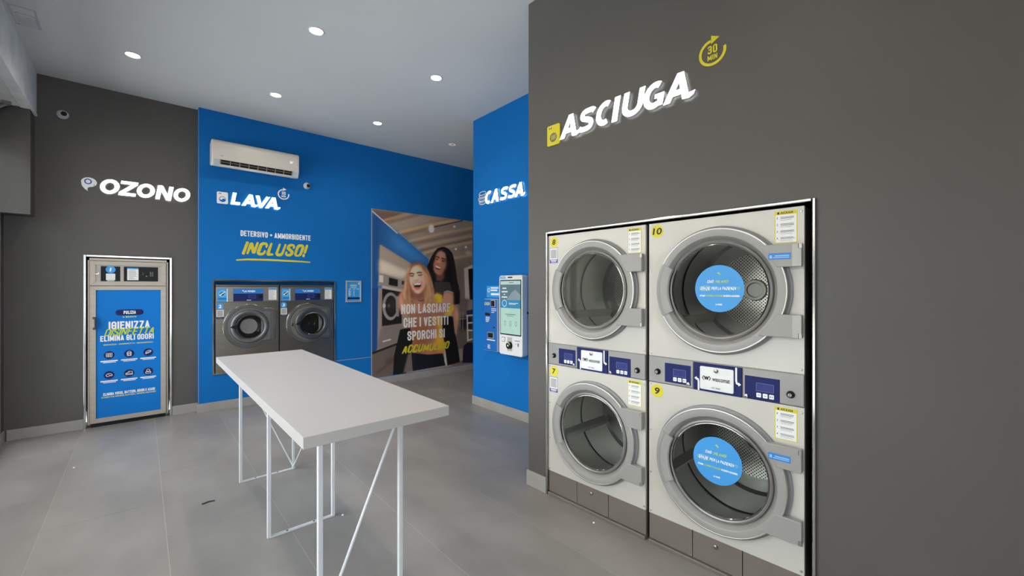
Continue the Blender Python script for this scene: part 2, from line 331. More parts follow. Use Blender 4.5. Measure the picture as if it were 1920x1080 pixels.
POSTER=[
('p',(86,70,60),4,1,[(0.009,2.704),(0.628,2.707),(0.202,2.469),(0.009,2.633)]),
('p',(128,112,98),6,1,[(0.628,2.707),(1.385,2.709),(0.435,2.36),(0.248,2.481)]),
('p',(120,105,93),6,1,[(0.761,2.435),(1.979,2.692),(1.979,2.565),(0.628,2.197)]),
('s',(146,110,76),2,1,0.035,[(0.202,2.527),(0.661,2.699)]),
('s',(98,76,62),3,1,0.03,[(0.279,2.499),(0.863,2.708)]),
('s',(158,124,88),2,1,0.045,[(0.482,2.357),(1.002,2.527),(1.675,2.701)]),
('s',(96,76,63),3,1,0.03,[(0.531,2.317),(0.967,2.454)]),
('s',(150,122,94),2,1,0.045,[(0.645,2.221),(1.291,2.412),(1.979,2.578)]),
('s',(98,78,66),3,1,0.03,[(0.678,2.183),(1.385,2.348),(1.979,2.506)]),
('s',(150,126,104),3,1,0.03,[(0.795,2.118),(1.291,2.261),(1.979,2.429)]),
('s',(88,68,56),2,1,0.028,[(0.863,2.076),(1.404,2.221),(1.979,2.365)]),
('s',(152,126,102),3,1,0.04,[(0.915,2.025),(1.218,2.129),(1.979,2.311)]),
('s',(104,84,70),3,1,0.03,[(0.967,1.989),(1.145,2.061)]),
('s',(146,122,98),3,1,0.05,[(1.537,1.969),(1.979,2.058)]),
('p',(108,90,78),3,1,[(1.537,1.945),(1.979,2.032),(1.979,1.212),(1.537,1.22)]),
('p',(96,80,70),8,1,[(1.576,1.857),(1.754,1.88),(1.754,1.216),(1.596,1.219)]),
('p',(165,150,138),1,1,[(1.774,1.798),(1.979,1.88),(1.979,1.807),(1.866,1.787),(1.897,1.214),(1.799,1.216)]),
('p',(26,22,21),1,1,[(1.872,1.784),(1.979,1.807),(1.979,1.212),(1.909,1.214)]),
('s',(62,52,45),1,1,0.022,[(1.091,2.497),(1.734,2.686)]),
('p',(112,96,85),4,1,[(0.88,2.423),(1.038,2.476),(1.002,2.379),(0.932,2.373)]),
('p',(205,188,170),2,1,[(1.131,2.482),(1.128,2.461),(1.12,2.442),(1.108,2.426),(1.093,2.415),(1.077,2.411),(1.06,2.413),(1.045,2.421),(1.034,2.434),(1.026,2.451),(1.023,2.471),(1.026,2.492),(1.034,2.511),(1.045,2.526),(1.06,2.537),(1.077,2.542),(1.093,2.541),(1.108,2.533),(1.12,2.519),(1.128,2.502)]),
('p',(235,220,205),1,1,[(1.123,2.44),(1.121,2.432),(1.115,2.425),(1.106,2.418),(1.094,2.414),(1.08,2.411),(1.067,2.411),(1.055,2.414),(1.046,2.418),(1.04,2.425),(1.038,2.432),(1.04,2.44),(1.046,2.448),(1.055,2.454),(1.067,2.459),(1.08,2.461),(1.094,2.461),(1.106,2.459),(1.115,2.454),(1.121,2.448)]),
('p',(255,246,228),1,1,[(1.58,2.56),(1.579,2.554),(1.576,2.548),(1.571,2.543),(1.564,2.54),(1.557,2.538),(1.55,2.538),(1.543,2.54),(1.538,2.544),(1.535,2.549),(1.534,2.555),(1.535,2.561),(1.538,2.567),(1.543,2.572),(1.55,2.575),(1.557,2.577),(1.564,2.577),(1.571,2.575),(1.576,2.571),(1.579,2.566)]),
('p',(255,246,228),1,1,[(1.613,2.15),(1.612,2.144),(1.609,2.138),(1.604,2.133),(1.597,2.13),(1.59,2.129),(1.583,2.129),(1.576,2.132),(1.571,2.136),(1.568,2.141),(1.567,2.147),(1.568,2.153),(1.571,2.159),(1.576,2.163),(1.583,2.167),(1.59,2.168),(1.597,2.168),(1.604,2.165),(1.609,2.161),(1.612,2.156)]),
('p',(255,246,228),1,1,[(1.839,2.201),(1.838,2.194),(1.835,2.189),(1.829,2.184),(1.822,2.18),(1.815,2.179),(1.807,2.18),(1.801,2.182),(1.795,2.186),(1.792,2.191),(1.791,2.197),(1.792,2.204),(1.795,2.209),(1.801,2.214),(1.807,2.218),(1.815,2.219),(1.822,2.219),(1.829,2.216),(1.835,2.212),(1.838,2.207)]),
('p',(160,146,128),4,1,[(1.959,2.097),(1.955,2.087),(1.943,2.078),(1.924,2.071),(1.901,2.065),(1.876,2.062),(1.851,2.062),(1.828,2.065),(1.81,2.071),(1.799,2.079),(1.795,2.088),(1.799,2.097),(1.81,2.106),(1.828,2.114),(1.851,2.12),(1.876,2.123),(1.901,2.123),(1.924,2.12),(1.943,2.114),(1.955,2.106)]),
('p',(30,68,110),1,1,[(0.006,2.647),(0.514,2.3),(1.029,1.93),(0.994,1.781),(0.678,1.839),(0.135,2.133),(0.095,1.247),(0.002,1.248)]),
('p',(44,96,145),12,1,[(0.279,2.39),(0.563,2.237),(1.002,1.913),(0.932,1.833),(0.645,1.913),(0.325,2.103)]),
('p',(24,58,102),6,1,[(0.006,2.633),(0.127,2.547),(0.12,2.089),(0.09,1.247),(0.006,1.248)]),
('s',(186,172,160),1,1,0.014,[(0.009,2.65),(0.435,2.338)]),
('p',(122,107,93),1,1,[(0.135,2.13),(0.678,1.854),(0.694,1.523),(0.435,1.535),(0.109,1.66)]),
('p',(168,154,136),6,1,[(0.127,1.904),(0.628,1.717),(0.579,1.611),(0.482,1.595),(0.121,1.675),(0.12,1.875)]),
('p',(128,114,100),4,1,[(0.135,2.119),(0.661,1.838),(0.628,1.747),(0.127,1.932)]),
('p',(112,101,93),1,1,[(0.109,1.668),(0.218,1.656),(0.595,1.552),(0.595,1.372),(0.098,1.461)]),
('p',(158,152,146),1,1,[(0.12,1.643),(0.19,1.631),(0.187,1.518),(0.12,1.532)]),
('p',(23,21,21),1,1,[(0.286,1.606),(0.443,1.568),(0.438,1.454),(0.283,1.483)]),
('p',(30,27,26),1,1,[(0.514,1.551),(0.595,1.537),(0.579,1.477),(0.514,1.491)]),
('p',(40,84,140),1,1,[(0.112,1.475),(0.165,1.468),(0.165,1.403),(0.112,1.411)]),
('p',(142,130,120),1,1,[(0.165,1.475),(0.579,1.395),(0.563,1.357),(0.165,1.425)]),
('p',(110,99,91),1,1,[(0.103,1.432),(0.172,1.432),(0.169,0.8),(0.083,0.45)]),
('p',(21,19,19),1,1,[(0.169,1.425),(0.514,1.365),(0.514,0.838),(0.166,0.812)]),
('p',(112,104,97),1,1,[(0.457,1.128),(0.45,1.057),(0.429,0.993),(0.397,0.943),(0.357,0.912),(0.313,0.903),(0.269,0.917),(0.23,0.951),(0.199,1.002),(0.179,1.066),(0.172,1.136),(0.179,1.206),(0.199,1.268),(0.23,1.318),(0.269,1.35),(0.313,1.361),(0.357,1.349),(0.397,1.316),(0.429,1.265),(0.45,1.2)]),
('p',(20,18,18),1,1,[(0.425,1.129),(0.42,1.073),(0.405,1.024),(0.382,0.985),(0.354,0.961),(0.322,0.954),(0.29,0.964),(0.262,0.991),(0.24,1.03),(0.226,1.08),(0.221,1.135),(0.226,1.189),(0.24,1.238),(0.262,1.277),(0.29,1.301),(0.322,1.31),(0.354,1.3),(0.382,1.275),(0.405,1.235),(0.42,1.184)]),
('p',(44,40,38),10,1,[(0.395,1.153),(0.392,1.117),(0.383,1.085),(0.369,1.059),(0.352,1.043),(0.333,1.038),(0.314,1.045),(0.296,1.062),(0.283,1.088),(0.274,1.121),(0.271,1.156),(0.274,1.192),(0.283,1.224),(0.296,1.25),(0.314,1.266),(0.333,1.272),(0.352,1.266),(0.369,1.249),(0.383,1.222),(0.392,1.189)]),
('p',(104,96,90),1,1,[(0.403,1.3),(0.463,1.292),(0.463,0.959),(0.411,0.962)]),
('p',(150,142,136),1,1,[(0.23,1.143),(0.229,1.132),(0.225,1.121),(0.22,1.113),(0.213,1.108),(0.205,1.106),(0.198,1.108),(0.191,1.114),(0.186,1.122),(0.182,1.133),(0.181,1.144),(0.182,1.156),(0.186,1.166),(0.191,1.174),(0.198,1.18),(0.205,1.181),(0.213,1.179),(0.22,1.174),(0.225,1.165),(0.229,1.155)]),
('p',(110,102,97),2,1,[(0.294,1.141),(0.293,1.131),(0.292,1.123),(0.289,1.116),(0.286,1.111),(0.282,1.11),(0.278,1.111),(0.275,1.116),(0.272,1.123),(0.27,1.132),(0.269,1.142),(0.27,1.152),(0.272,1.161),(0.275,1.168),(0.278,1.172),(0.282,1.174),(0.286,1.172),(0.289,1.167),(0.292,1.16),(0.293,1.151)]),
('p',(92,82,76),2,1,[(0.166,0.812),(0.514,0.835),(0.547,0.732),(0.435,0.519),(0.086,0.449),(0.089,0.577)]),
('s',(160,150,144),1,1,0.02,[(0.184,0.566),(0.313,0.588)]),
('p',(20,52,98),1,1,[(-0.002,1.432),(0.103,1.432),(0.086,0.449),(-0.002,0.385)]),
('p',(76,64,58),1,1,[(-0.002,0.385),(0.435,0.504),(0.387,-0.02),(-0.002,0.006)]),
('s',(24,21,21),1,1,0.035,[(-0.002,0.394),(0.435,0.507)]),
('s',(52,43,39),3,1,0.02,[(0.068,0.067),(0.403,0.257)]),
('s',(58,48,43),5,1,0.06,[(0.248,0.231),(0.356,0.262)]),
('p',(82,70,62),3,1,[(1.528,0.716),(1.979,0.722),(1.979,-0.022),(1.48,0.006)]),
('p',(92,78,70),3,1,[(1.655,1.235),(1.876,1.231),(1.815,0.665),(1.645,0.676)]),
('p',(30,25,25),6,1,[(1.675,0.872),(1.979,0.925),(1.979,0.637),(1.694,0.656)]),
('s',(122,110,104),1,1,0.012,[(1.684,0.987),(1.679,0.707)]),
('s',(122,110,104),1,1,0.012,[(1.746,0.984),(1.746,0.653)]),
('s',(122,110,104),1,1,0.012,[(1.625,0.858),(1.835,0.856)]),
('p',(24,34,70),1,1,[(1.831,1.006),(1.979,1.026),(1.979,0.925),(1.835,0.923)]),
('s',(168,156,148),1,1,0.03,[(1.835,0.911),(1.979,0.916)]),
('s',(168,156,148),1,1,0.03,[(1.845,0.914),(1.86,0.444)]),
('s',(168,156,148),1,1,0.03,[(1.845,0.638),(1.979,0.624)]),
('s',(168,156,148),1,1,0.03,[(1.856,0.441),(1.979,0.468)]),
('s',(168,156,148),1,1,0.03,[(1.845,0.772),(1.979,0.773)]),
('p',(20,20,34),1,1,[(1.764,0.353),(1.856,0.403),(1.979,0.401),(1.979,0.012),(1.734,0.041)]),
('p',(112,98,90),1,1,[(1.645,0.298),(1.734,0.306),(1.746,0.086),(1.686,0.08)]),
('p',(21,17,16),1,1,[(1.297,2.171),(1.36,2.17),(1.435,2.142),(1.512,2.071),(1.55,1.965),(1.576,1.835),(1.596,1.705),(1.615,1.574),(1.655,1.465),(1.668,1.333),(1.668,1.136),(1.55,1.128),(1.103,1.338),(1.008,1.691),(0.991,1.804),(1.032,1.889),(1.079,1.985),(1.139,2.071),(1.199,2.138)]),
('p',(22,18,17),2,1,[(1.442,1.367),(1.675,1.399),(1.679,1.251),(1.665,1.136),(1.606,1.154),(1.557,1.122),(1.509,1.205)]),
('p',(88,56,47),3,1,[(1.163,1.663),(1.347,1.699),(1.335,1.603),(1.285,1.549),(1.175,1.558)]),
('p',(152,100,80),2,1,[(1.218,2.081),(1.285,2.101),(1.36,2.061),(1.382,1.978),(1.377,1.85),(1.337,1.741),(1.279,1.668),(1.212,1.662),(1.151,1.694),(1.12,1.756),(1.12,1.84),(1.146,1.935),(1.168,2.021)]),
('p',(176,122,98),7,1,[(1.224,2.06),(1.297,2.075),(1.347,2.019),(1.322,1.975),(1.224,1.992)]),
('p',(112,68,54),6,1,[(1.335,1.891),(1.38,1.946),(1.375,1.839),(1.335,1.741),(1.285,1.671),(1.273,1.718)]),
('p',(178,116,96),7,1,[(1.348,1.827),(1.347,1.816),(1.342,1.806),(1.335,1.797),(1.326,1.792),(1.316,1.79),(1.306,1.791),(1.297,1.796),(1.29,1.804),(1.285,1.814),(1.284,1.825),(1.285,1.836),(1.29,1.846),(1.297,1.855),(1.306,1.86),(1.316,1.862),(1.326,1.861),(1.335,1.856),(1.342,1.848),(1.347,1.838)]),
('p',(170,108,90),5,1,[(1.151,1.862),(1.15,1.852),(1.148,1.844),(1.145,1.837),(1.141,1.832),(1.137,1.83),(1.132,1.832),(1.128,1.836),(1.125,1.843),(1.123,1.851),(1.122,1.861),(1.123,1.871),(1.125,1.88),(1.128,1.887),(1.132,1.891),(1.137,1.893),(1.141,1.892),(1.145,1.887),(1.148,1.881),(1.15,1.872)]),
('s',(40,26,22),1,1,0.018,[(1.175,1.991),(1.202,1.989),(1.234,1.969)]),
('s',(40,26,22),1,1,0.018,[(1.288,1.967),(1.329,1.96),(1.372,1.946)]),
('p',(96,60,50),4,1,[(1.225,1.952),(1.223,1.947),(1.219,1.942),(1.212,1.938),(1.203,1.936),(1.193,1.934),(1.184,1.935),(1.175,1.937),(1.168,1.94),(1.163,1.944),(1.162,1.949),(1.163,1.954),(1.168,1.958),(1.175,1.962),(1.184,1.965),(1.193,1.966),(1.203,1.966),(1.212,1.964),(1.219,1.961),(1.223,1.957)]),
('p',(86,52,44),4,1,[(1.365,1.922),(1.363,1.916),(1.357,1.911),(1.348,1.907),(1.337,1.904),(1.325,1.903),(1.312,1.903),(1.301,1.905),(1.293,1.909),(1.287,1.913),(1.285,1.918),(1.287,1.924),(1.293,1.929),(1.301,1.933),(1.312,1.936),(1.325,1.937),(1.337,1.937),(1.348,1.935),(1.357,1.932),(1.363,1.927)]),
('s',(30,18,16),1,1,0.012,[(1.173,1.945),(1.193,1.94),(1.218,1.945)]),
('s',(30,18,16),1,1,0.014,[(1.293,1.925),(1.325,1.914),(1.362,1.92)]),
('p',(190,136,112),4,1,[(1.238,1.95),(1.258,1.941),(1.238,1.876),(1.205,1.864),(1.181,1.884)]),
('s',(104,58,48),2,1,0.012,[(1.179,1.879),(1.202,1.856),(1.238,1.857)]),
('p',(140,62,54),2,1,[(1.146,1.836),(1.202,1.826),(1.275,1.799),(1.261,1.755),(1.202,1.754),(1.153,1.78)]),
('p',(28,12,12),1,1,[(1.156,1.829),(1.212,1.814),(1.265,1.79),(1.253,1.765),(1.202,1.767),(1.163,1.789)]),
('p',(236,224,214),1,1,[(1.156,1.831),(1.205,1.818),(1.265,1.795),(1.258,1.779),(1.199,1.788),(1.165,1.805)]),
('p',(150,92,76),6,1,[(1.259,1.713),(1.257,1.707),(1.251,1.701),(1.242,1.697),(1.23,1.694),(1.218,1.693),(1.205,1.693),(1.193,1.696),(1.184,1.7),(1.178,1.705),(1.176,1.711),(1.178,1.717),(1.184,1.722),(1.193,1.726),(1.205,1.729),(1.218,1.731),(1.23,1.73),(1.242,1.728),(1.251,1.724),(1.257,1.719)]),
('p',(27,23,23),1,1,[(1.115,1.558),(1.175,1.558),(1.285,1.549),(1.36,1.571),(1.486,1.508),(1.537,1.389),(1.531,1.334),(1.423,1.368),(1.335,1.347),(1.297,1.31),(1.175,1.348),(1.127,1.401)]),
('s',(124,114,108),1,0.8,0.006,[(1.145,1.532),(1.199,1.524),(1.273,1.537),(1.36,1.527),(1.461,1.524)]),
('s',(124,114,108),1,0.8,0.006,[(1.145,1.509),(1.199,1.501),(1.273,1.514),(1.36,1.504),(1.467,1.5)]),
('s',(124,114,108),1,0.8,0.006,[(1.145,1.485),(1.199,1.477),(1.273,1.49),(1.36,1.48),(1.473,1.476)]),
('s',(124,114,108),1,0.8,0.006,[(1.145,1.462),(1.199,1.454),(1.273,1.467),(1.36,1.457),(1.48,1.453)]),
('s',(124,114,108),1,0.8,0.006,[(1.145,1.439),(1.199,1.431),(1.273,1.444),(1.36,1.433),(1.486,1.429)]),
('s',(124,114,108),1,0.8,0.006,[(1.145,1.416),(1.199,1.408),(1.273,1.42),(1.36,1.41),(1.493,1.405)]),
('s',(124,114,108),1,0.8,0.006,[(1.145,1.393),(1.199,1.385),(1.273,1.397),(1.36,1.386),(1.499,1.381)]),
('s',(124,114,108),1,0.8,0.006,[(1.145,1.37),(1.199,1.361),(1.273,1.374),(1.36,1.363),(1.505,1.357)]),
('s',(124,114,108),1,0.8,0.006,[(1.145,1.347),(1.199,1.338),(1.273,1.35),(1.36,1.339),(1.512,1.333)]),
('p',(150,104,86),2,1,[(1.337,1.352),(1.423,1.37),(1.522,1.343),(1.532,1.134),(1.297,1.14),(1.31,1.283)]),
('p',(110,72,60),6,1,[(1.48,1.351),(1.525,1.34),(1.532,1.134),(1.473,1.135)]),
('s',(60,40,36),1,1,0.01,[(1.335,1.219),(1.372,1.271),(1.397,1.293)]),
('s',(60,40,36),1,1,0.01,[(1.36,1.245),(1.41,1.266)]),
('s',(60,40,36),1,1,0.01,[(1.385,1.271),(1.397,1.228)]),
('s',(60,40,36),1,1,0.01,[(1.486,1.335),(1.493,1.281)]),
('s',(190,178,168),1,1,0.01,[(1.335,1.357),(1.41,1.38),(1.531,1.345)]),
('p',(128,84,68),2,1,[(0.661,0.996),(1.329,0.952),(1.319,0.729),(1.357,0.31),(1.291,0.249),(1.002,0.275),(0.761,0.3),(0.661,0.529)]),
('p',(176,128,38),8,1,[(1.091,0.962),(1.329,0.952),(1.314,0.729),(1.351,0.327),(1.273,0.262),(1.145,0.488),(1.218,0.719)]),
('p',(112,68,44),10,1,[(0.678,0.829),(1.002,0.78),(1.038,0.559),(0.932,0.29),(0.761,0.308),(0.669,0.528)]),
('s',(150,84,42),3,1,0.04,[(1.002,0.29),(1.181,0.261),(1.31,0.291)]),
('p',(16,15,16),1,1,[(0.482,0.736),(0.563,0.753),(0.669,0.754),(0.711,0.525),(0.661,0.288),(0.595,0.003),(0.356,-0.008),(0.375,0.319),(0.435,0.548)]),
('p',(84,72,65),2,1,[(0.628,0.322),(0.698,0.314),(0.718,0.017),(0.539,0.011)]),
('p',(15,17,24),1,1,[(0.686,0.338),(1.002,0.27),(1.31,0.259),(1.37,0.036),(1.002,0.026),(0.714,0.018)]),
('p',(150,138,130),1,1,[(1.347,0.311),(1.375,0.3),(1.407,0.023),(1.37,0.033),(1.343,0.119)]),
('p',(17,15,15),1,1,[(1.31,0.937),(1.528,0.911),(1.567,0.648),(1.645,0.298),(1.679,0.061),(1.407,0.028),(1.362,0.309),(1.302,0.714)]),
('p',(196,146,40),3,1,[(1.131,1.322),(1.19,1.345),(1.301,1.312),(1.302,1.161),(1.145,1.165)]),
('p',(150,100,34),4,1,[(1.136,1.259),(1.181,1.274),(1.19,1.163),(1.136,1.165)]),
('p',(150,98,78),2,1,[(0.482,1.343),(0.514,1.387),(0.645,1.394),(0.863,1.34),(1.109,1.338),(1.145,1.165),(1.291,1.153),(1.48,1.043),(1.347,0.935),(0.661,0.973),(0.506,0.987),(0.459,1.137),(0.454,1.284)]),
('p',(176,118,96),8,1,[(0.482,1.328),(0.563,1.343),(0.579,1.059),(0.506,1.046),(0.463,1.166)]),
('p',(112,72,58),5,1,[(0.628,1.027),(1.329,0.976),(1.319,0.934),(0.645,0.963)]),
('p',(186,138,40),3,1,[(1.442,1.125),(1.528,1.147),(1.567,1.065),(1.489,0.929),(1.347,0.939)]),
('p',(160,112,92),4,1,[(1.357,1.352),(1.528,1.334),(1.534,1.155),(1.442,1.109),(1.31,1.161),(1.319,1.272)]),
('p',(152,104,84),2,1,[(1.522,1.143),(1.6,1.08),(1.643,0.955),(1.643,0.808),(1.6,0.54),(1.565,0.616),(1.537,0.895),(1.489,0.929),(1.557,1.049)]),
('p',(178,128,104),5,1,[(1.596,1.064),(1.635,0.956),(1.631,0.825),(1.6,0.859),(1.586,0.99)]),
('p',(138,96,68),2,1,[(0.767,1.872),(0.852,1.871),(0.927,1.828),(1.014,1.738),(1.065,1.63),(1.103,1.51),(1.137,1.39),(1.129,1.243),(1.151,1.143),(0.938,1.149),(0.846,1.156),(0.547,1.159),(0.536,1.234),(0.514,1.284),(0.547,1.363),(0.541,1.482),(0.563,1.551),(0.601,1.671),(0.639,1.787),(0.694,1.843)]),
('p',(70,42,32),5,1,[(0.7,1.84),(0.767,1.874),(0.852,1.871),(0.921,1.828),(0.985,1.763),(0.938,1.731),(0.858,1.82),(0.812,1.839),(0.733,1.816),(0.661,1.763)]),
('p',(92,58,44),6,1,[(0.65,1.602),(0.7,1.392),(0.756,1.341),(0.744,1.154),(0.711,1.155),(0.656,1.342)]),
('p',(96,62,46),6,1,[(0.938,1.463),(0.985,1.546),(0.961,1.339),(0.938,1.149),(0.903,1.15)]),
('p',(122,78,62),3,1,[(0.744,1.361),(0.915,1.37),(0.938,1.252),(0.858,1.207),(0.744,1.25)]),
('p',(78,46,38),6,1,[(0.744,1.351),(0.823,1.325),(0.903,1.36),(0.915,1.309),(0.823,1.279),(0.744,1.311)]),
('p',(194,144,120),2,1,[(0.761,1.807),(0.823,1.819),(0.878,1.749),(0.927,1.648),(0.964,1.545),(0.944,1.453),(0.886,1.373),(0.823,1.334),(0.769,1.349),(0.713,1.412),(0.665,1.5),(0.65,1.602),(0.661,1.698),(0.7,1.774)]),
('p',(222,176,150),9,1,[(0.722,1.765),(0.812,1.788),(0.846,1.718),(0.767,1.685),(0.7,1.694)]),
('p',(150,100,82),7,1,[(0.915,1.607),(0.964,1.545),(0.944,1.453),(0.886,1.373),(0.846,1.345),(0.903,1.463)]),
('p',(224,176,152),6,1,[(0.75,1.655),(0.792,1.655),(0.801,1.574),(0.767,1.554),(0.733,1.573)]),
('p',(222,164,140),8,1,[(0.726,1.573),(0.724,1.563),(0.72,1.553),(0.713,1.545),(0.704,1.54),(0.694,1.539),(0.685,1.54),(0.676,1.545),(0.669,1.553),(0.665,1.562),(0.663,1.573),(0.665,1.583),(0.669,1.593),(0.676,1.6),(0.685,1.605),(0.694,1.607),(0.704,1.606),(0.713,1.601),(0.72,1.593),(0.724,1.584)]),
('p',(206,148,124),8,1,[(0.931,1.576),(0.93,1.565),(0.926,1.554),(0.92,1.546),(0.912,1.541),(0.903,1.539),(0.895,1.54),(0.887,1.546),(0.881,1.554),(0.877,1.564),(0.876,1.575),(0.877,1.587),(0.881,1.597),(0.887,1.605),(0.895,1.611),(0.903,1.613),(0.912,1.611),(0.92,1.606),(0.926,1.598),(0.93,1.587)]),
('p',(214,160,138),6,1,[(0.853,1.376),(0.851,1.37),(0.845,1.364),(0.836,1.359),(0.825,1.357),(0.812,1.356),(0.799,1.357),(0.788,1.36),(0.779,1.364),(0.773,1.37),(0.771,1.376),(0.773,1.383),(0.779,1.388),(0.788,1.393),(0.799,1.395),(0.812,1.396),(0.825,1.395),(0.836,1.392),(0.845,1.388),(0.851,1.382)]),
('s',(58,36,30),1,1,0.02,[(0.658,1.669),(0.694,1.682),(0.736,1.672)]),
('s',(58,36,30),1,1,0.02,[(0.801,1.69),(0.837,1.703),(0.883,1.696)]),
('p',(150,100,84),4,1,[(0.736,1.642),(0.734,1.637),(0.728,1.633),(0.72,1.629),(0.709,1.626),(0.698,1.625),(0.686,1.626),(0.676,1.628),(0.667,1.631),(0.662,1.636),(0.66,1.641),(0.662,1.646),(0.667,1.65),(0.676,1.654),(0.686,1.656),(0.698,1.658),(0.709,1.657),(0.72,1.655),(0.728,1.652),(0.734,1.647)]),
('p',(140,92,78),4,1,[(0.901,1.66),(0.899,1.655),(0.893,1.65),(0.884,1.646),(0.873,1.644),(0.86,1.643),(0.847,1.643),(0.836,1.645),(0.827,1.649),(0.821,1.653),(0.819,1.658),(0.821,1.663),(0.827,1.668),(0.836,1.672),(0.847,1.674),(0.86,1.675),(0.873,1.675),(0.884,1.673),(0.893,1.669),(0.899,1.665)]),
('s',(40,24,22),1,1,0.014,[(0.665,1.639),(0.7,1.633),(0.731,1.642)]),
('s',(40,24,22),1,1,0.014,[(0.821,1.654),(0.86,1.651),(0.894,1.662)]),
('s',(146,92,76),2,1,0.016,[(0.736,1.563),(0.761,1.549),(0.792,1.556),(0.818,1.572)]),
('s',(150,100,82),2,1,0.014,[(0.711,1.523),(0.728,1.482),(0.731,1.442)]),
('s',(140,90,74),2,1,0.014,[(0.875,1.555),(0.89,1.504),(0.883,1.442)]),
('p',(150,76,66),2,1,[(0.724,1.501),(0.795,1.525),(0.871,1.512),(0.88,1.463),(0.846,1.414),(0.801,1.399),(0.761,1.412),(0.733,1.447)]),
('p',(34,14,14),1,1,[(0.736,1.498),(0.801,1.515),(0.867,1.504),(0.869,1.468),(0.833,1.44),(0.773,1.44),(0.744,1.462)]),
('p',(244,232,222),1,1,[(0.738,1.501),(0.801,1.519),(0.867,1.508),(0.858,1.487),(0.803,1.487),(0.751,1.479)]),
('p',(172,92,80),2,1,[(0.767,1.442),(0.806,1.447),(0.846,1.442),(0.812,1.412),(0.778,1.414)]),
('s',(206,158,118),2,0.65,0.016,[(0.639,1.772),(0.628,1.736),(0.617,1.698),(0.603,1.625),(0.588,1.588),(0.583,1.515),(0.586,1.478),(0.585,1.409),(0.568,1.375),(0.561,1.31),(0.565,1.276),(0.568,1.243)]),
('s',(190,140,102),2,0.65,0.014,[(0.656,1.773),(0.647,1.73),(0.637,1.685),(0.63,1.602),(0.621,1.562),(0.63,1.476),(0.643,1.428),(0.658,1.342),(0.648,1.301),(0.656,1.228),(0.667,1.194),(0.678,1.161)]),
('s',(214,168,128),2,0.65,0.014,[(0.858,1.82),(0.876,1.787),(0.896,1.753),(0.948,1.697),(0.969,1.673),(1.012,1.622),(1.028,1.594),(1.053,1.526),(1.051,1.484),(1.059,1.391),(1.063,1.338),(1.067,1.286)]),
('s',(196,146,108),2,0.65,0.014,[(0.903,1.822),(0.93,1.792),(0.958,1.762),(1.01,1.705),(1.024,1.677),(1.057,1.606),(1.071,1.56),(1.097,1.464),(1.097,1.411),(1.095,1.311),(1.087,1.261),(1.079,1.213)]),
('s',(220,176,138),2,0.65,0.012,[(0.869,1.78),(0.884,1.746),(0.9,1.712),(0.944,1.655),(0.962,1.631),(0.987,1.574),(0.989,1.539),(1.002,1.457),(1.002,1.407),(1.0,1.319),(0.992,1.276),(0.985,1.236)]),
('s',(96,62,46),2,0.65,0.014,[(0.886,1.811),(0.911,1.778),(0.936,1.744),(0.99,1.677),(1.008,1.642),(1.036,1.567),(1.04,1.525),(1.061,1.443),(1.067,1.4),(1.079,1.359)]),
('s',(100,66,48),2,0.65,0.014,[(0.623,1.682),(0.616,1.642),(0.608,1.601),(0.612,1.522),(0.612,1.482),(0.61,1.409),(0.603,1.375),(0.608,1.303),(0.61,1.262),(0.617,1.222)]),
('s',(210,164,124),2,0.65,0.012,[(0.961,1.38),(0.954,1.353),(0.946,1.325),(0.952,1.271),(0.954,1.243),(0.958,1.195),(0.954,1.174),(0.95,1.154)]),
('s',(180,130,96),2,0.65,0.014,[(0.678,1.261),(0.692,1.251),(0.707,1.24),(0.739,1.217),(0.745,1.203),(0.756,1.189)]),
('s',(110,72,54),2,0.65,0.012,[(1.103,1.442),(1.109,1.408),(1.115,1.372),(1.121,1.303),(1.109,1.268),(1.103,1.233)]),
('s',(160,112,80),2,0.6,0.02,[(0.667,1.783),(0.632,1.682),(0.606,1.582),(0.597,1.482),(0.574,1.382),(0.601,1.282),(0.59,1.173)]),
('s',(86,54,40),2,0.6,0.012,[(0.711,1.815),(0.669,1.743),(0.645,1.642),(0.636,1.542),(0.669,1.442),(0.676,1.342)]),
('s',(216,170,130),2,0.6,0.01,[(0.835,1.84),(0.903,1.771),(0.961,1.69),(1.008,1.608),(1.022,1.505),(1.044,1.39),(1.038,1.276),(1.055,1.172)]),
('s',(100,64,48),2,0.6,0.012,[(0.938,1.782),(1.008,1.691),(1.055,1.588),(1.07,1.474),(1.093,1.369),(1.089,1.255)]),
('s',(224,180,142),2,0.6,0.009,[(0.579,1.522),(0.571,1.442),(0.547,1.363),(0.555,1.283)]),
('s',(176,126,92),2,0.6,0.014,[(0.973,1.546),(0.971,1.442),(0.994,1.339),(0.973,1.236),(0.985,1.153)]),
('s',(206,158,118),2,0.6,0.012,[(1.115,1.38),(1.113,1.296),(1.133,1.191)]),
('s',(44,35,31),1,0.6,0.008,[(1.429,2.12),(1.473,1.983),(1.499,1.789),(1.531,1.573),(1.563,1.334)]),
('s',(44,35,31),1,0.6,0.008,[(1.449,2.093),(1.489,1.962),(1.514,1.79),(1.547,1.573),(1.576,1.334)]),
('s',(44,35,31),1,0.6,0.008,[(1.47,2.067),(1.504,1.941),(1.53,1.79),(1.562,1.573),(1.589,1.334)]),
('s',(44,35,31),1,0.6,0.008,[(1.49,2.04),(1.519,1.92),(1.545,1.79),(1.578,1.574),(1.602,1.334)]),
('s',(44,35,31),1,0.6,0.008,[(1.51,2.013),(1.535,1.899),(1.561,1.791),(1.593,1.574),(1.615,1.334)]),
('s',(44,35,31),1,0.6,0.008,[(1.531,1.985),(1.55,1.878),(1.576,1.791),(1.609,1.574),(1.628,1.334)]),
('s',(44,35,31),1,0.6,0.008,[(1.552,1.958),(1.566,1.856),(1.592,1.792),(1.625,1.574),(1.642,1.333)]),
('s',(36,28,26),1,1,0.01,[(0.823,1.218),(0.869,1.209),(0.927,1.226)]),
]
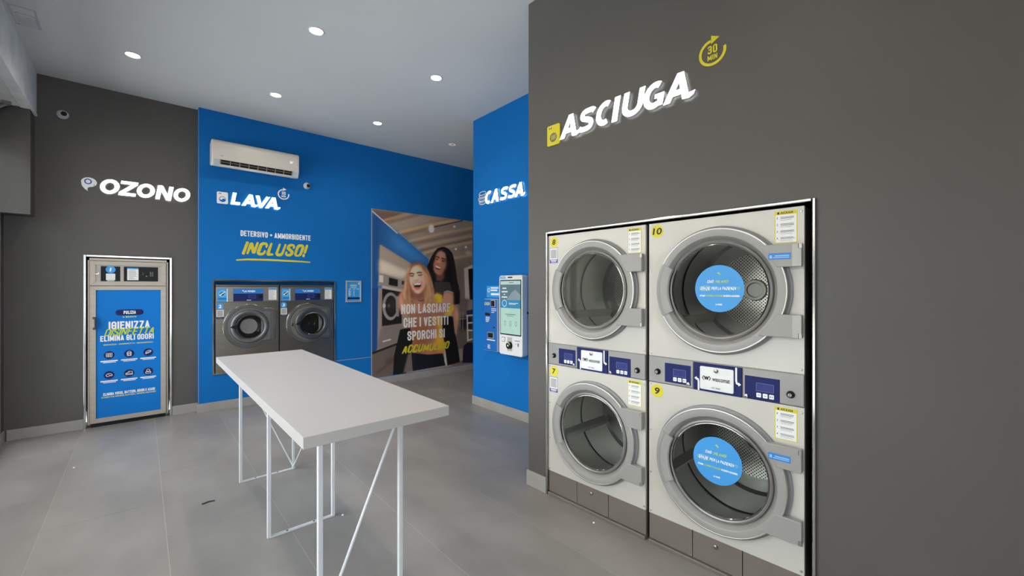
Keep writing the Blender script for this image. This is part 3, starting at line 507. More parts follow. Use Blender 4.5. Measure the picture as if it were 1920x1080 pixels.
# ------------------------------------------------------------------ the room
YB, YO, XC, ZC = 6.455, 6.56, 3.335, 3.79          # washing wall, ozone wall, cash wall, ceiling
DP = (2.2976, 2.1781); DR = math.radians(-88.0946)   # dryer wall: origin of its niche and heading (local x runs to the viewer's right)
def S(o, m=None): return tag(o, kind='structure')
ceil = S(MB().box(-1.6, 7.1, -3.1, 6.8, ZC, ZC + .1).build('ceiling', CEIL))
fl = S(MB().box(-1.6, 7.1, -3.1, 6.9, -.1, -.0009).build('floor', GROUT))
tile_me = {}
cols = [(-1.684 + .601 * i, i) for i in range(0, 15)]
for x, i in cols:
    y = (5.17 if i % 2 == 0 else 5.77) - 9.6
    while y < 6.85:
        x0, x1, y0, y1 = max(x, -1.6), min(x + .5985, 7.1), max(y, -3.1), min(y + 1.1978, 6.9)
        y += 1.2
        if x1 - x0 < .02 or y1 - y0 < .02: continue
        k = (round(x1 - x0, 3), round(y1 - y0, 3))
        if k not in tile_me:
            t = MB().box(0, k[0], 0, k[1], -.0008, 0).build('floor_tile', TILE, fl); tile_me[k] = t.data
        else:
            t = bpy.data.objects.new('floor_tile', tile_me[k]); COL.objects.link(t); t.parent = fl
        t.location = (x0, y0, 0)
# tile tone varies from tile to tile and in place
nt = TILE.node_tree; N = nt.nodes; b = N['Principled BSDF']
oi = N.new('ShaderNodeObjectInfo'); mr = N.new('ShaderNodeMapRange'); mr.inputs[3].default_value = .93; mr.inputs[4].default_value = 1.06
nt.links.new(oi.outputs['Random'], mr.inputs[0])
src = b.inputs['Base Color'].links[0].from_socket; mm = N.new('ShaderNodeVectorMath'); mm.operation = 'SCALE'
nt.links.new(src, mm.inputs[0]); nt.links.new(mr.outputs[0], mm.inputs['Scale']); nt.links.new(mm.outputs[0], b.inputs['Base Color'])
ge = N.new('ShaderNodeNewGeometry'); mpn = [n for n in N if n.type == 'MAPPING'][0]; nt.links.new(ge.outputs['Position'], mpn.inputs[0])
def wall_hole(name, mats, x0, x1, z0, z1, hx0, hx1, hz0, hz1, y1, th=.12, deep=.9):
    """slab whose face is y1, with a rectangular recess (dark lining)"""
    b = MB()
    b.box(x0, hx0, y1, y1 + th, z0, z1); b.box(hx1, x1, y1, y1 + th, z0, z1); b.box(hx0, hx1, y1, y1 + th, hz1, z1)
    if hz0 > z0: b.box(hx0, hx1, y1, y1 + th, z0, hz0)
    b.add([(hx0, y1 + th, hz0), (hx1, y1 + th, hz0), (hx1, y1 + th, hz1), (hx0, y1 + th, hz1), (hx0, y1 + deep, hz0), (hx1, y1 + deep, hz0), (hx1, y1 + deep, hz1), (hx0, y1 + deep, hz1)],
          [(4, 5, 6, 7), (3, 7, 6, 2), (0, 4, 7, 3), (1, 2, 6, 5)] + ([(0, 1, 5, 4)] if hz0 > 0 else []), 1)
    return S(b.build(name, mats))
wall_hole('wall_back', [B_WALL, DARK], .53, 7.1, 0, ZC, .690, 2.160, .462, 1.637, YB)
wall_hole('wall_left', [G_WALL, DARK], -1.4, .53, 0, ZC, -.455, .258, 0, 1.895, YO)
wr = wall_hole('wall_right', [G_WALL, DARK], -.212, 5.35, 0, ZC, -.008, 1.648, 0, 1.958, 0)
wr.location = (DP[0], DP[1], 0); wr.rotation_euler = (0, 0, DR)
S(MB().box(2.32, 3.40, 2.27, 2.39, 0, ZC).build('wall_return', G_WALL))
S(MB().box(XC, 7.1, 2.39, 4.55, 0, ZC).build('wall_center', B_WALL))
S(MB().box(7.0, 7.12, 4.55, 6.5, 0, ZC).build('wall_far', B_WALL))
b = MB(); b.box(-1.4, -1.0, -3.12, -3.0, 0, ZC); b.box(.8, 2.6, -3.12, -3.0, 0, ZC); b.box(-1.0, .8, -3.12, -3.0, 3.0, ZC); b.box(-1.0, .8, -3.12, -3.0, -.01, .06); S(b.build('wall_rear', G_WALL))
for i, (x0, x1) in enumerate([(-1.0, .8)]):
    wb = MB()
    for q in [(x0, x0 + .05, .06, 3.0), (x1 - .05, x1, .06, 3.0), (x0 + .05, x1 - .05, .06, .12), (x0 + .05, x1 - .05, 2.94, 3.0)]: wb.box(q[0], q[1], -3.10, -3.04, q[2], q[3])
    w = S(wb.build('window_%d' % (i + 4), mat('window_aluminium', (.35, .35, .35), .4, .6, .04, 5)))
    MB().box(x0 + .05, x1 - .05, -3.075, -3.067, .12, 2.94).build('pane', PANE, w)
# shop front on the daylight side: piers, lintel and a plaster bulkhead hanging from the ceiling
b = MB(); b.box(-1.24, -1.04, 6.36, 6.57, 0, ZC); b.box(-1.24, -1.04, -3.0, .66, 0, ZC); b.box(-1.24, -1.04, .66, 6.36, 3.0, ZC); b.box(-1.24, -1.04, .66, 6.36, -.01, .06)
S(b.build('wall_front', G_WALL))
b = MB(); b.box(-1.04, -.818, -3.0, YO, 3.348, ZC)
S(b.build('trim_1', PLASTER))
b = MB(); b.box(-.90, -.812, -3.0, YO, 3.340, 3.362); S(b.build('trim_2', PLASTER, bevel=.004))
S(MB().box(-1.04, -.832, 6.338, YO, 2.287, 3.348).build('trim_3', G_WALL))
S(MB().box(-1.055, -1.03, 6.335, 6.375, .06, 2.287).build('trim_4', WHITE))
# glazing
for i, (y0, y1) in enumerate([(.66, 2.56), (2.56, 4.46), (4.46, 6.36)]):
    wb = MB()
    for q in [(y0, y0 + .05, .06, 3.0), (y1 - .05, y1, .06, 3.0), (y0 + .05, y1 - .05, .06, .12), (y0 + .05, y1 - .05, 2.94, 3.0)]:
        wb.box(-1.17, -1.11, q[0], q[1], q[2], q[3])
    w = S(wb.build('window_%d' % (i + 1), mat('window_aluminium', (.35, .35, .35), .4, .6, .04, 5)))
    MB().box(-1.145, -1.137, y0 + .05, y1 - .05, .12, 2.94).build('pane', PANE, w)
# unseen street, added to bounce daylight indoors and subdue the glass reflections
S(MB().box(-14, -1.24, -14, 22, -.16, -.06).box(-1.24, 8, -14, -3.12, -.16, -.06).build('pavement', mat('street_paving', (.55, .54, .52), .8, 0, .1, 2)))
sb = MB(); sb.box(-12.4, -12, -14, 22, -.1, 5)
st = S(sb.build('added_street_wall', mat('ochre_render', (.5, .45, .38), .85, 0, .1, 1)))
for k in range(9):
    MB().box(-12.0, -11.95, -12 + 3.6 * k, -10.4 + 3.6 * k, .9, 2.9).build('shop_window', mat('street_glass', (.05, .06, .07), .1), st)
# skirting
def skirt(name, x0, x1, y, z=.110, th=.012): return S(MB().box(x0, x1, y - th, y, 0, z).build(name, SKIRT, bevel=.002))
skirt('baseboard_left', -1.02, -.476, YO); b = MB().box(.280, .518, YO - .012, YO, 0, .110); S(b.build('baseboard_left', SKIRT, bevel=.002))
b = MB().box(.518, 7.0, YB - .012, YB, 0, .110); b.box(.518, .53, YB, YO, 0, .110); S(b.build('baseboard_back', SKIRT, bevel=.002))
b = MB().box(XC - .012, XC, 2.39, 4.562, 0, .112); b.box(XC, 7.0, 4.55, 4.562, 0, .112); S(b.build('baseboard_center', SKIRT, bevel=.002))
b = MB().box(-.224, -.016, -.012, 0, 0, .117); b.box(-.224, -.212, 0, .4, 0, .117); o = S(b.build('baseboard_right', SKIRT, bevel=.002)); o.location = (DP[0], DP[1], 0); o.rotation_euler = (0, 0, DR)
o = S(MB().box(1.662, 5.2, -.012, 0, 0, .117).build('baseboard_right', SKIRT, bevel=.002)); o.location = (DP[0], DP[1], 0); o.rotation_euler = (0, 0, DR)
S(MB().box(-1.045, -1.03, 6.376, 6.545, 0, .11).build('baseboard_front', SKIRT))
# polished trims round the three niches, pale panel joints beside the washers
b = MB(); frame_rect(b, -.018, 1.660, 0, 1.970, .016, -.016, .05, 'LRT'); o = S(b.build('trim_5', CHROME, bevel=.004)); o.location = (DP[0], DP[1], 0); o.rotation_euler = (0, 0, DR)
b = MB(); frame_rect(b, .668, 2.180, .448, 1.657, .022, -.012, .05); o = S(b.build('trim_6', CHROME, bevel=.003)); o.location = (0, YB, 0)
b = MB(); frame_rect(b, -.476, .279, 0, 1.917, .022, -.014, .05, 'LRT'); o = S(b.build('trim_7', CHROME, bevel=.003)); o.location = (0, YO, 0)
S(MB().box(2.180, 2.738, YB - .002, YB + .01, .452, .458).build('trim_8', WHITE))
S(MB().box(2.732, 2.741, YB - .004, YB + .01, .112, 2.815).build('trim_9', WHITE))
b = MB(); b.box(.5285, .532, YB - .001, YB + .01, .11, ZC); S(b.build('trim_10', mat('corner_bead', (.25, .35, .48), .5)))
# ------------------------------------------------------------------ table
tb = thing('work_table', 'long white high work table on thin white metal frames', 'table', (.785, 2.945, 0))
MB().box(-.326, .326, -1.232, 1.238, .936, .983).build('tabletop', WHITE, tb, bevel=.002)
def square_bar(b, p, q, w=.022):
    p = Vector(p); q = Vector(q); d = (q - p).normalized(); a = d.cross(Vector((0, 1, 0)) if abs(d.y) < .9 else Vector((1, 0, 0))).normalized(); c = d.cross(a)
    vs = [tuple(e + a * i * w / 2 + c * j * w / 2) for e in (p, q) for i, j in ((-1, -1), (1, -1), (1, 1), (-1, 1))]
    b.add(vs, [(3, 2, 1, 0), (4, 5, 6, 7), (0, 1, 5, 4), (1, 2, 6, 5), (2, 3, 7, 6), (3, 0, 4, 7)]); return b
for y, dia in ((.985, ((.192, .02), (-.192, .93))), (-.003, None), (-.990, ((-.192, .02), (.192, .93)))):
    fr = MB().box(-.192, .192, y - .012, y + .012, .001, .009).build('foot_bar', WMETAL, tb)
    for x in (-.09, .07): MB().cyl((x, y, .0085), (x, y, .0096), .0065, 12).build('bolt_hole', BLACK, fr)
    for x in (-.192, .192):
        square_bar(MB(), (x, y, .001), (x, y, .934)).build('leg', WMETAL, tb, bevel=.003)
    MB().box(-.2, .2, y - .012, y + .012, .918, .936).build('top_rail', WMETAL, tb)
    if dia: MB().cyl((dia[0][0], y, dia[0][1]), (dia[1][0], y, dia[1][1]), .0075, 12).build('brace', WMETAL, tb, smooth=40)
MB().cyl((.192, .985, .02), (.192, -.003, .93), .0065, 12).build('brace', WMETAL, tb, smooth=40)
# ------------------------------------------------------------------ recessed ceiling lights
DL = [(1.141, 3.862, 'recessed ceiling downlight nearest the camera, largest of the six lit discs'), (-.061, 5.429, 'leftmost recessed ceiling downlight, above the dark ozone wall'),
      (1.168, 5.454, 'recessed ceiling downlight above the air conditioner'), (2.354, 3.877, 'recessed ceiling downlight over the middle, nearest the blue cash wall top'),
      (2.404, 5.472, 'recessed ceiling downlight above the right end of the blue washing wall'), (3.635, 5.512, 'dim recessed ceiling downlight at the back beside the cash wall corner')]
DL += [(-.06, 3.87, 'added unseen ceiling downlight over the open floor left of the table'), (-.06, 2.28, 'added unseen ceiling downlight over the floor left of the near table end'), (1.14, 2.28, 'added unseen ceiling downlight over the near end of the table'),  # extra lights out of view, added to brighten the room
       (-.06, .69, 'added unseen ceiling downlight just ahead of the viewer on the left'), (1.14, .69, 'added unseen ceiling downlight just ahead of the viewer on the right'), (1.14, -.90, 'added unseen ceiling downlight behind the viewer')]
for i, (x, y, l) in enumerate(DL):
    t = thing('downlight', l, 'light', (x, y, ZC), 0, 'recessed ceiling downlights')
    n = 32; V = []; rings = [(.066, 0), (.066, -.004), (.058, -.006), (.052, -.001), (.050, .0)]
    for r, z in rings: V += [(r * math.cos(2 * PI * k / n), r * math.sin(2 * PI * k / n), z) for k in range(n)]
    MB().add(V, [(q * n + k, q * n + (k + 1) % n, (q + 1) * n + (k + 1) % n, (q + 1) * n + k) for q in range(4) for k in range(n)]).build('trim_ring', WMETAL, t, smooth=50)
    MB().add([(.051 * math.cos(2 * PI * k / n), .051 * math.sin(2 * PI * k / n), -.0015) for k in range(n)], [tuple(range(n - 1, -1, -1))]).build('diffuser', LAMPD if i == 5 else LAMP, t)
    if i != 5:
        ld = bpy.data.lights.new('lamp', 'SPOT'); ld.energy = 42; ld.color = (1, .87, .72); ld.spot_size = math.radians(150); ld.spot_blend = 1.; ld.shadow_soft_size = .06
        lo = bpy.data.objects.new('lamp', ld); COL.objects.link(lo); lo.parent = t; lo.location = (0, 0, -.02)
    if i == 5:
        MB().add([(.028 * math.cos(2 * PI * k / n), .028 * math.sin(2 * PI * k / n), -.0022) for k in range(n)], [tuple(range(n - 1, -1, -1))]).build('reflector', mat('lamp_core', (.35, .33, .31), .4), t)
# ceiling hatch near the shop front
t = thing('ceiling_hatch', 'square white access hatch in the ceiling near the plaster bulkhead', 'hatch', (-.72, 5.26, ZC))
b = MB()
for q in [(-.075, .075, -.17, -.16), (-.075, .075, .16, .17), (-.075, -.065, -.16, .16), (.065, .075, -.16, .16)]: b.box(q[0], q[1], q[2], q[3], -.006, 0)
b.build('hatch_frame', mat('hatch_frame_white', (.5, .5, .5), .5), t); MB().box(-.05, .062, -.05, .155, -.012, -.001).build('hatch_door', mat('hatch_white', (.55, .55, .55), .5), t, bevel=.003)
# ------------------------------------------------------------------ security cameras
def cctv(label, x, z, y, look):
    t = thing('security_camera', label, 'camera', (x, y, z), 0, 'small round security cameras')
    MB().lathe([(0, -.002), (.046, -.002), (.046, -.016), (.040, -.024), (.02, -.026), (0, -.026)], 0, 0, 32).build('base', WMETAL, t, smooth=40)
    b = MB(); prof = [(.036 * math.cos(a), -.022 - .036 * math.sin(a)) for a in [PI / 2 * k / 6 for k in range(7)]]
    b.lathe(prof, 0, 0, 28).build('ball', WMETAL, t, smooth=60)
    b = MB(); b.lathe([(.022, -.052), (.024, -.058), (0, -.060)], look[0], look[1], 24); b.build('lens', BLACK, t, smooth=40)
cctv('white round security camera high on the dark ozone wall', -.63, 3.408, YO, (.012, -.002))
cctv('white round security camera on the blue wall below the air conditioner', 1.777, 3.013, YB, (.008, -.004))
# ------------------------------------------------------------------ air conditioner
t = thing('air_conditioner', 'white wall split air conditioner above the washers', 'air conditioner', (1.135, YB, 3.062))
prof = [(0, 0), (0, .30), (-.13, .325), (-.17, .320), (-.195, .300), (-.205, .27), (-.205, .085), (-.19, .06), (-.165, .042)]
low = [(-.165, .042), (-.10, .012), (-.06, 0), (0, 0)]
W = .492
def extr(b, pr, x0, x1, close=True):
    n = len(pr); b.add([(x0, y, z) for y, z in pr] + [(x1, y, z) for y, z in pr], [(i, i + 1, i + 1 + n, i + n) for i in range(n - 1)] + ([tuple(range(n - 1, -1, -1)), tuple(range(n, 2 * n))] if close else []))
b = MB(); full = [(0, .03), (0, .30), (-.13, .325), (-.17, .320), (-.195, .300), (-.205, .27), (-.205, .072), (-.168, .008), (-.150, 0)]
n = len(full); b.add([(-W, y, z) for y, z in full] + [(W, y, z) for y, z in full], [(i, (i + 1) % n, (i + 1) % n + n, i + n) for i in range(n)] + [tuple(range(n - 1, -1, -1)), tuple(range(n, 2 * n))])
b.build('housing', mat('cream_white_plastic', (.70, .645, .565), .35, 0, .01, 4), t, smooth=35, bevel=.010)
for xa, xb in ((-W + .025, -W + .082), (W - .082, W - .025)):
    b = MB(); extr(b, [(-.2065, .072), (-.170, .008), (-.150, -.002), (-.150, .02), (-.19, .075)], xa, xb); b.build('end_cheek', mat('pale_blue_plastic', (.52, .58, .63), .35, 0, .01, 4), t)
b = MB(); extr(b, [(-.2075, .074), (-.1785, .0225), (-.172, .026), (-.198, .076)], -W + .084, W - .084); b.build('air_slot', BLACK, t)
for k in range(9):
    x = -W + .09 + (2 * W - .18) * k / 8; b = MB(); extr(b, [(-.209, .066), (-.181, .018), (-.176, .022), (-.203, .068)], x - .003, x + .003); b.build('louvre_post', mat('louvre_grey', (.5, .45, .4), .4), t)
b = MB(); extr(b, [(-.202, .054), (-.197, .044), (-.192, .048), (-.197, .057)], -W + .084, W - .084); b.build('flap', mat('flap_brown', (.16, .13, .11), .4), t)
b = MB(); text(b, '21', .375, .405, .182, .206, -.2062, .02); b.disc(.412, .206, .004, -.2062, 10); b.build('display', mat('ac_display', (1, 1, 1), .4, emit=1.2, ecol=(1, .95, .9)), t)
b = MB(); b.rect(-.408, -.375, .118, .124, -.2062); b.build('badge', GREYINK, t)
# ------------------------------------------------------------------ lit signs
def lit_word(name, label, word, boxes, h, loc, rz, shear=.2, tails=(), t=.27):
    """channel letters: lit front, grey returns, light escaping behind; boxes give each letter's width at its foot"""
    r = thing(name, label, 'sign', loc, rz, 'lit channel letter signs')
    for i, (ch, (x0, x1)) in enumerate(zip(word, boxes)):
        w = (x1 - x0) / h - shear; b = MB()
        gl = sign_glyph(ch, w, t)
        if i in tails: gl = gl + [[(w - t * 1.1, 0), (w - .02, -.03), (w + .14, .06), (w + .17, .20), (w + .04, .17), (w - .1, .18)]]
        for q in gl:
            q = [(x0 + (x + shear * z) * h, z * h) for x, z in q]
            ar = sum(q[k][0] * q[(k + 1) % len(q)][1] - q[(k + 1) % len(q)][0] * q[k][1] for k in range(len(q)))
            if ar < 0: q = q[::-1]
            m0 = len(b.f); b.prism(q, -.034, -.010, 1); b.m[m0] = 0; b.m[m0 + 1] = 2
        b.build('letter', [LED, LEDS, LEDB], r)
    return r
def machine_icon(name, label, w, h, loc, rz, m, kind):
    t = thing(name, label, 'sign', loc, rz)
    MB().prism(rrect(-w / 2, w / 2, 0, h, .014), -.012, -.001).build('plate', m, t, bevel=.001)
    b = MB(); b.disc(-w * .30, h * .86, .007, -.0125, 12); b.disc(-w * .16, h * .86, .007, -.0125, 12); b.build('button', B_WALL if kind == 'wash' else KICK, t)
    if kind == 'wash':
        b = MB(); b.lathe([(.030, -.0127), (.036, -.0127)], 0, h * .38, 32); pts = [(.030 * math.cos(a), h * .38 + .030 * math.sin(a)) for a in [PI + PI * k / 16 for k in range(17)]]
        b.flat(pts + [(.012, h * .38 + .012), (-.012, h * .38 - .010)], -.0126); b.build('drum_symbol', B_WALL, t)
    else:
        MB().disc(0, h * .38, .034, -.0126, 32).build('drum_symbol', KICK, t)
        b = MB()
        for k in (-1, 0, 1): ribbon(b, [(k * .015 - .004, h * .38 - .016), (k * .015 + .003, h * .38 - .004), (k * .015 - .002, h * .38 + .004), (k * .015 + .006, h * .38 + .016)], .006, -.0132)
        b.build('heat_symbol', m, t)
def timer(name, label, r, loc, rz, m):
    t = thing(name, label, 'sign', loc, rz, '30 minute timer symbols')
    b = MB(); A0, A1 = math.radians(118 - 20), math.radians(372)
    b.lathe([(r, -.006), (r * .80, -.006), (r * .80, 0), (r, 0), (r, -.006)], 0, 0, 48, A0, A1)
    b.prism([(r * .70 * math.cos(A0) - .0, r * .66), (r * .50, r * 1.0), (-r * .08, r * 1.28)], -.006, 0); b.build('arrow', m, t)
    b = MB(); caps(b, '30', -r * .36, r * .36, -r * .06, r * .55, -.004, .17, .30, .10); caps(b, 'MIN', -r * .36, r * .36, -r * .55, -r * .16, -.004, .2, .42, .14); b.build('numerals', m, t)
# OZONO
zoz = 2.609
lit_word('lit_sign', 'white lit OZONO channel letters on the dark grey wall', 'OZONO', [(-.356, -.174), (-.196, -.026), (-.050, .132), (.124, .293), (.282, .464)], .164, (0, YO, zoz), 0, .16, (), .235)
t = thing('ozone_bubble_sign', 'white speech bubble sign reading O3 left of OZONO', 'sign', (-.432, YO, 2.62))
pts = [(.062 * math.cos(a), .098 + .052 * math.sin(a)) for a in [math.radians(d) for d in range(-66, 200, 11)]] + [(-.060, .068), (-.050, .042), (-.032, .018), (-.008, -.002), (-.013, .018), (-.008, .036), (.004, .045)]
MB().prism(pts, -.008, -.001).build('plate', INKW, t)
b = MB(); b.lathe([(.019, -.0085), (.031, -.0085)], -.008, .105, 28); text(b, '3', .034, .044, .06, .078, -.0085, .02); b.build('lettering', mat('violet_ink', (.08, .11, .42), .5), t)
# LAVA
lit_word('lit_sign', 'white lit LAVA channel letters on the blue wall above the washers', 'LAVA', [(.858, .985), (.978, 1.160), (1.112, 1.306), (1.248, 1.428)], .152, (0, YB, 2.628), 0, .18, (1, 3), .25)
machine_icon('washer_icon_sign', 'white washing machine pictogram plate left of LAVA', .118, .150, (.775, YB, 2.625), 0, INKW, 'wash')
timer('timer_symbol', 'white 30 MIN circular arrow symbol above the LAVA sign', .072, (1.478, YB, 2.848), 0, INKW)
# CASSA
lit_word('lit_sign', 'white lit CASSA channel letters on the projecting blue wall', 'CASSA', [(.292, .448), (.420, .600), (.598, .752), (.744, .898), (.868, 1.046)], .158, (XC, 4.55, 2.622), -PI / 2, .18, (4,), .225)
t = thing('coin_stack_sign', 'white outlined stack of coins left of CASSA', 'sign', (XC, 4.348, 2.62), -PI / 2)
for k in range(3):
    b = MB(); z = .03 + .045 * k; e = .022; w = .072; s_ = (.006, -.008, .004)[k]
    ribbon(b, [(s_ + w * math.cos(a), z + .045 + e * math.sin(a)) for a in [2 * PI * i / 28 for i in range(29)]] if k == 2 else [(s_ + w * math.cos(a), z + .045 + e * math.sin(a)) for a in [PI + PI * i / 14 for i in range(15)]], .007, -.003)
    ribbon(b, [(s_ - w, z + .045)] + [(s_ + w * math.cos(a), z + .012 + e * math.sin(a)) for a in [PI + PI * i / 14 for i in range(15)]] + [(s_ + w, z + .045)], .007, -.003)
    for i in range(5):
        a = PI + PI * (i + 1) / 6; ribbon(b, [(s_ + w * math.cos(a), z + .040 + e * math.sin(a)), (s_ + w * math.cos(a), z + .017 + e * math.sin(a))], .006, -.003)
    b.build('coin', INKW, t)
# ASCIUGA (dryer wall)
def dwl(u, z=0., y=0.): return (DP[0] + u * math.cos(DR) - y * math.sin(DR), DP[1] + u * math.sin(DR) + y * math.cos(DR), z)
lit_word('lit_sign', 'large white lit ASCIUGA channel letters above the dryers', 'ASCIUGA', [(.136, .318), (.300, .450), (.440, .590), (.572, .640), (.640, .812), (.786, .946), (.924, 1.108)], .155, dwl(0, 2.622), DR, .18, (0, 6), .24)
machine_icon('dryer_icon_sign', 'yellow dryer pictogram plate left of ASCIUGA', .122, .150, dwl(.056, 2.610), DR, YELLOW, 'dry')
timer('timer_symbol', 'yellow 30 MIN circular arrow symbol above the ASCIUGA sign', .072, dwl(1.193, 2.836), DR, YELLOW)
# ------------------------------------------------------------------ vinyl words over the washers
t = thing('wall_lettering', 'vinyl words DETERSIVO + AMMORBIDENTE INCLUSO! over the washers', 'lettering', (0, YB, 0))
for w_, xa, xb in (('DETERSIVO', .972, 1.286), ('+', 1.308, 1.343), ('AMMORBIDENTE', 1.366, 1.829)): plabel(caps(MB(), w_, xa, xb, *((2.232, 2.306) if w_ != '+' else (2.246, 2.294)), -.0015, .17, .30, .09).build('white_words', INKW, t), 'white condensed lettering reading ' + w_)
b = MB(); caps(b, 'INCLUSO!', .985, 1.800, 1.992, 2.172, -.0015, .20, .40, .06, .26, 0, True); plabel(b.build('yellow_word', YELLOW, t), 'yellow brush lettering')
b = MB(); pts = [(.925, 1.914), (1.05, 1.928), (1.30, 1.932), (1.60, 1.928), (1.825, 1.922)]; ribbon(b, pts, .022, -.0015, 0, True); b.build('underline', YELLOW, t)
# ------------------------------------------------------------------ poster
PW, PH = 1.973, 2.697
def paint():
    nx, ny, ss = 380, 520, 2; NX, NY = nx * ss, ny * ss; px = PW / NX
    img = np.zeros((NY, NX, 3)); img[:] = np.array([118, 101, 88]) / 255.
    ux = (np.arange(NX) + .5) * px; uy = (np.arange(NY) + .5) * PH / NY
    def blur(a, r):
        for _ in range(2):
            for ax in (0, 1):
                p = np.pad(a, [(r, r) if q == ax else (0, 0) for q in (0, 1)], mode='constant'); c = np.cumsum(p, ax); c = np.concatenate([np.zeros_like(np.take(c, [0], ax)), c], ax)
                n = a.shape[ax]; a = (np.take(c, range(2 * r + 1, 2 * r + 1 + n), ax) - np.take(c, range(0, n), ax)) / (2 * r + 1)
        return a
    for it in POSTER:
        col = np.array(it[1]) / 255.; pts = it[4] if it[0] == 'p' else it[5]
        r = int(round(it[2] * 2.4)) if it[2] > 1 else 1
        pad = (2 * r + 3) * px * 1.02 + (it[4] if it[0] == 's' else 0)
        i0, i1 = [int(np.clip(v / px, 0, NX)) for v in (min(p[0] for p in pts) - pad, max(p[0] for p in pts) + pad)]
        j0, j1 = [int(np.clip(v / PH * NY, 0, NY)) for v in (min(p[1] for p in pts) - pad, max(p[1] for p in pts) + pad)]
        if i1 - i0 < 2 or j1 - j0 < 2: continue
        gx, gy = np.meshgrid(ux[i0:i1], uy[j0:j1])
        if it[0] == 'p':
            m = np.zeros(gx.shape, bool); n = len(pts)
            for k in range(n):
                xa, ya = pts[k]; xb, yb = pts[(k + 1) % n]
                if ya != yb: m ^= ((ya > gy) != (yb > gy)) & (gx < (xb - xa) * (gy - ya) / (yb - ya) + xa)
            m = m.astype(float)
        else:
            d = np.full(gx.shape, 9.)
            for (xa, ya), (xb, yb) in zip(pts, pts[1:]):
                dx, dy = xb - xa, yb - ya; t_ = np.clip(((gx - xa) * dx + (gy - ya) * dy) / (dx * dx + dy * dy + 1e-9), 0, 1)
                d = np.minimum(d, np.hypot(gx - xa - t_ * dx, gy - ya - t_ * dy))
            m = np.clip((it[4] / 2 - d) / px + .5, 0, 1)
        m = (blur(m, r) * it[3])[..., None]
        img[j0:j1, i0:i1] = img[j0:j1, i0:i1] * (1 - m) + col * m
    img = img.reshape(ny, ss, nx, ss, 3).mean((1, 3))
    rs = np.random.RandomState(3); img = np.clip(img + (rs.rand(ny, nx, 1) - .5) * .012, 0, 1)
    return np.where(img <= .04045, img / 12.92, ((img + .055) / 1.055) ** 2.4), nx, ny
lin, nx, ny = paint()
POSTER_GAIN = 2.3
t = thing('wall_poster', 'tall laundry poster of two laughing women with white and yellow slogan', 'poster', (2.742, YB, .118))
MB().box(0, PW, -.003, -.0005, 0, PH).build('backing', INKW, t)
xs = np.linspace(0, PW, nx + 1); zs = np.linspace(0, PH, ny + 1); XX, ZZ = np.meshgrid(xs, zs)
co = np.stack([XX, np.full_like(XX, -.0035), ZZ], -1).reshape(-1, 3)
i0 = (np.arange(ny)[:, None] * (nx + 1) + np.arange(nx)[None]).reshape(-1)
fc = np.stack([i0, i0 + 1, i0 + nx + 2, i0 + nx + 1], -1)
me = bpy.data.meshes.new('printed_picture'); me.from_pydata(co.tolist(), [], fc.tolist())
ca = me.color_attributes.new('ink', 'FLOAT_COLOR', 'POINT')
pad = np.pad(lin, ((0, 1), (0, 1), (0, 0)), mode='edge'); pad2 = np.pad(lin, ((1, 0), (1, 0), (0, 0)), mode='edge')
pc = np.clip((pad + pad2) / 2 * POSTER_GAIN, 0, .9); ca.data.foreach_set('color', np.concatenate([pc, np.ones(pc.shape[:2] + (1,))], -1).astype(np.float32).reshape(-1))
me.materials.append(painted('printed_photo')); o = bpy.data.objects.new('printed_picture', me); COL.objects.link(o); o.parent = t; plabel(o, 'printed photo of a woman carried on a friend\'s back in a laundromat')
yy = -.0045
for w_, xa, xb, za, zb in (('NON LASCIARE', .502, 1.466, .996, 1.160), ('CHE I VESTITI', .544, 1.426, .768, .930), ('SPORCHI SI', .615, 1.351, .543, .702)):
    plabel(caps(MB(), w_, xa, xb, za, zb, yy, .17, .30, .09).build('white_slogan', INKC, t), 'white condensed slogan line reading ' + w_)
b = MB(); caps(b, 'ACCUMULINO', .511, 1.457, .330, .468, yy, .20, .36, .04, .22, 0, True); plabel(b.build('yellow_slogan', YELLOW, t), 'yellow brush slogan word')
# ------------------------------------------------------------------ price board
t = thing('price_frame', 'small silver framed blue price list right of the washers', 'picture frame', (2.450, YB, 1.332))
b = MB(); frame_rect(b, -.121, .121, 0, .331, .024, -.016, -.001); b.build('frame', mat('silver_snap_frame', (.62, .60, .58), .3, .6, .03, 6), t, bevel=.003)
MB().box(-.097, .097, -.006, -.001, .024, .307).build('sheet', CYAN, t)
b = MB(); b.rect(-.097, .097, .045, .075, -.0065); b.build('print_band', NAVY, t)
MB().rect(-.050, .045, .250, .266, -.0068).build('title', YPALE, t); MB().rect(.068, .090, .272, .300, -.0068).build('corner_mark', YPALE, t)
b = MB()
for k, x in enumerate((-.078, -.012, .045)): b.rect(x, x + .04, .200, .207, -.0068)
b.rect(-.05, .045, .226, .232, -.0068)
for k in range(8): b.rect(-.080, -.055 + .008 * (k % 3), .178 - .012 * k, .183 - .012 * k, -.0068); b.rect(-.002, .012, .178 - .012 * k, .183 - .012 * k, -.0068)
b.build('price_rows', INKW, t)
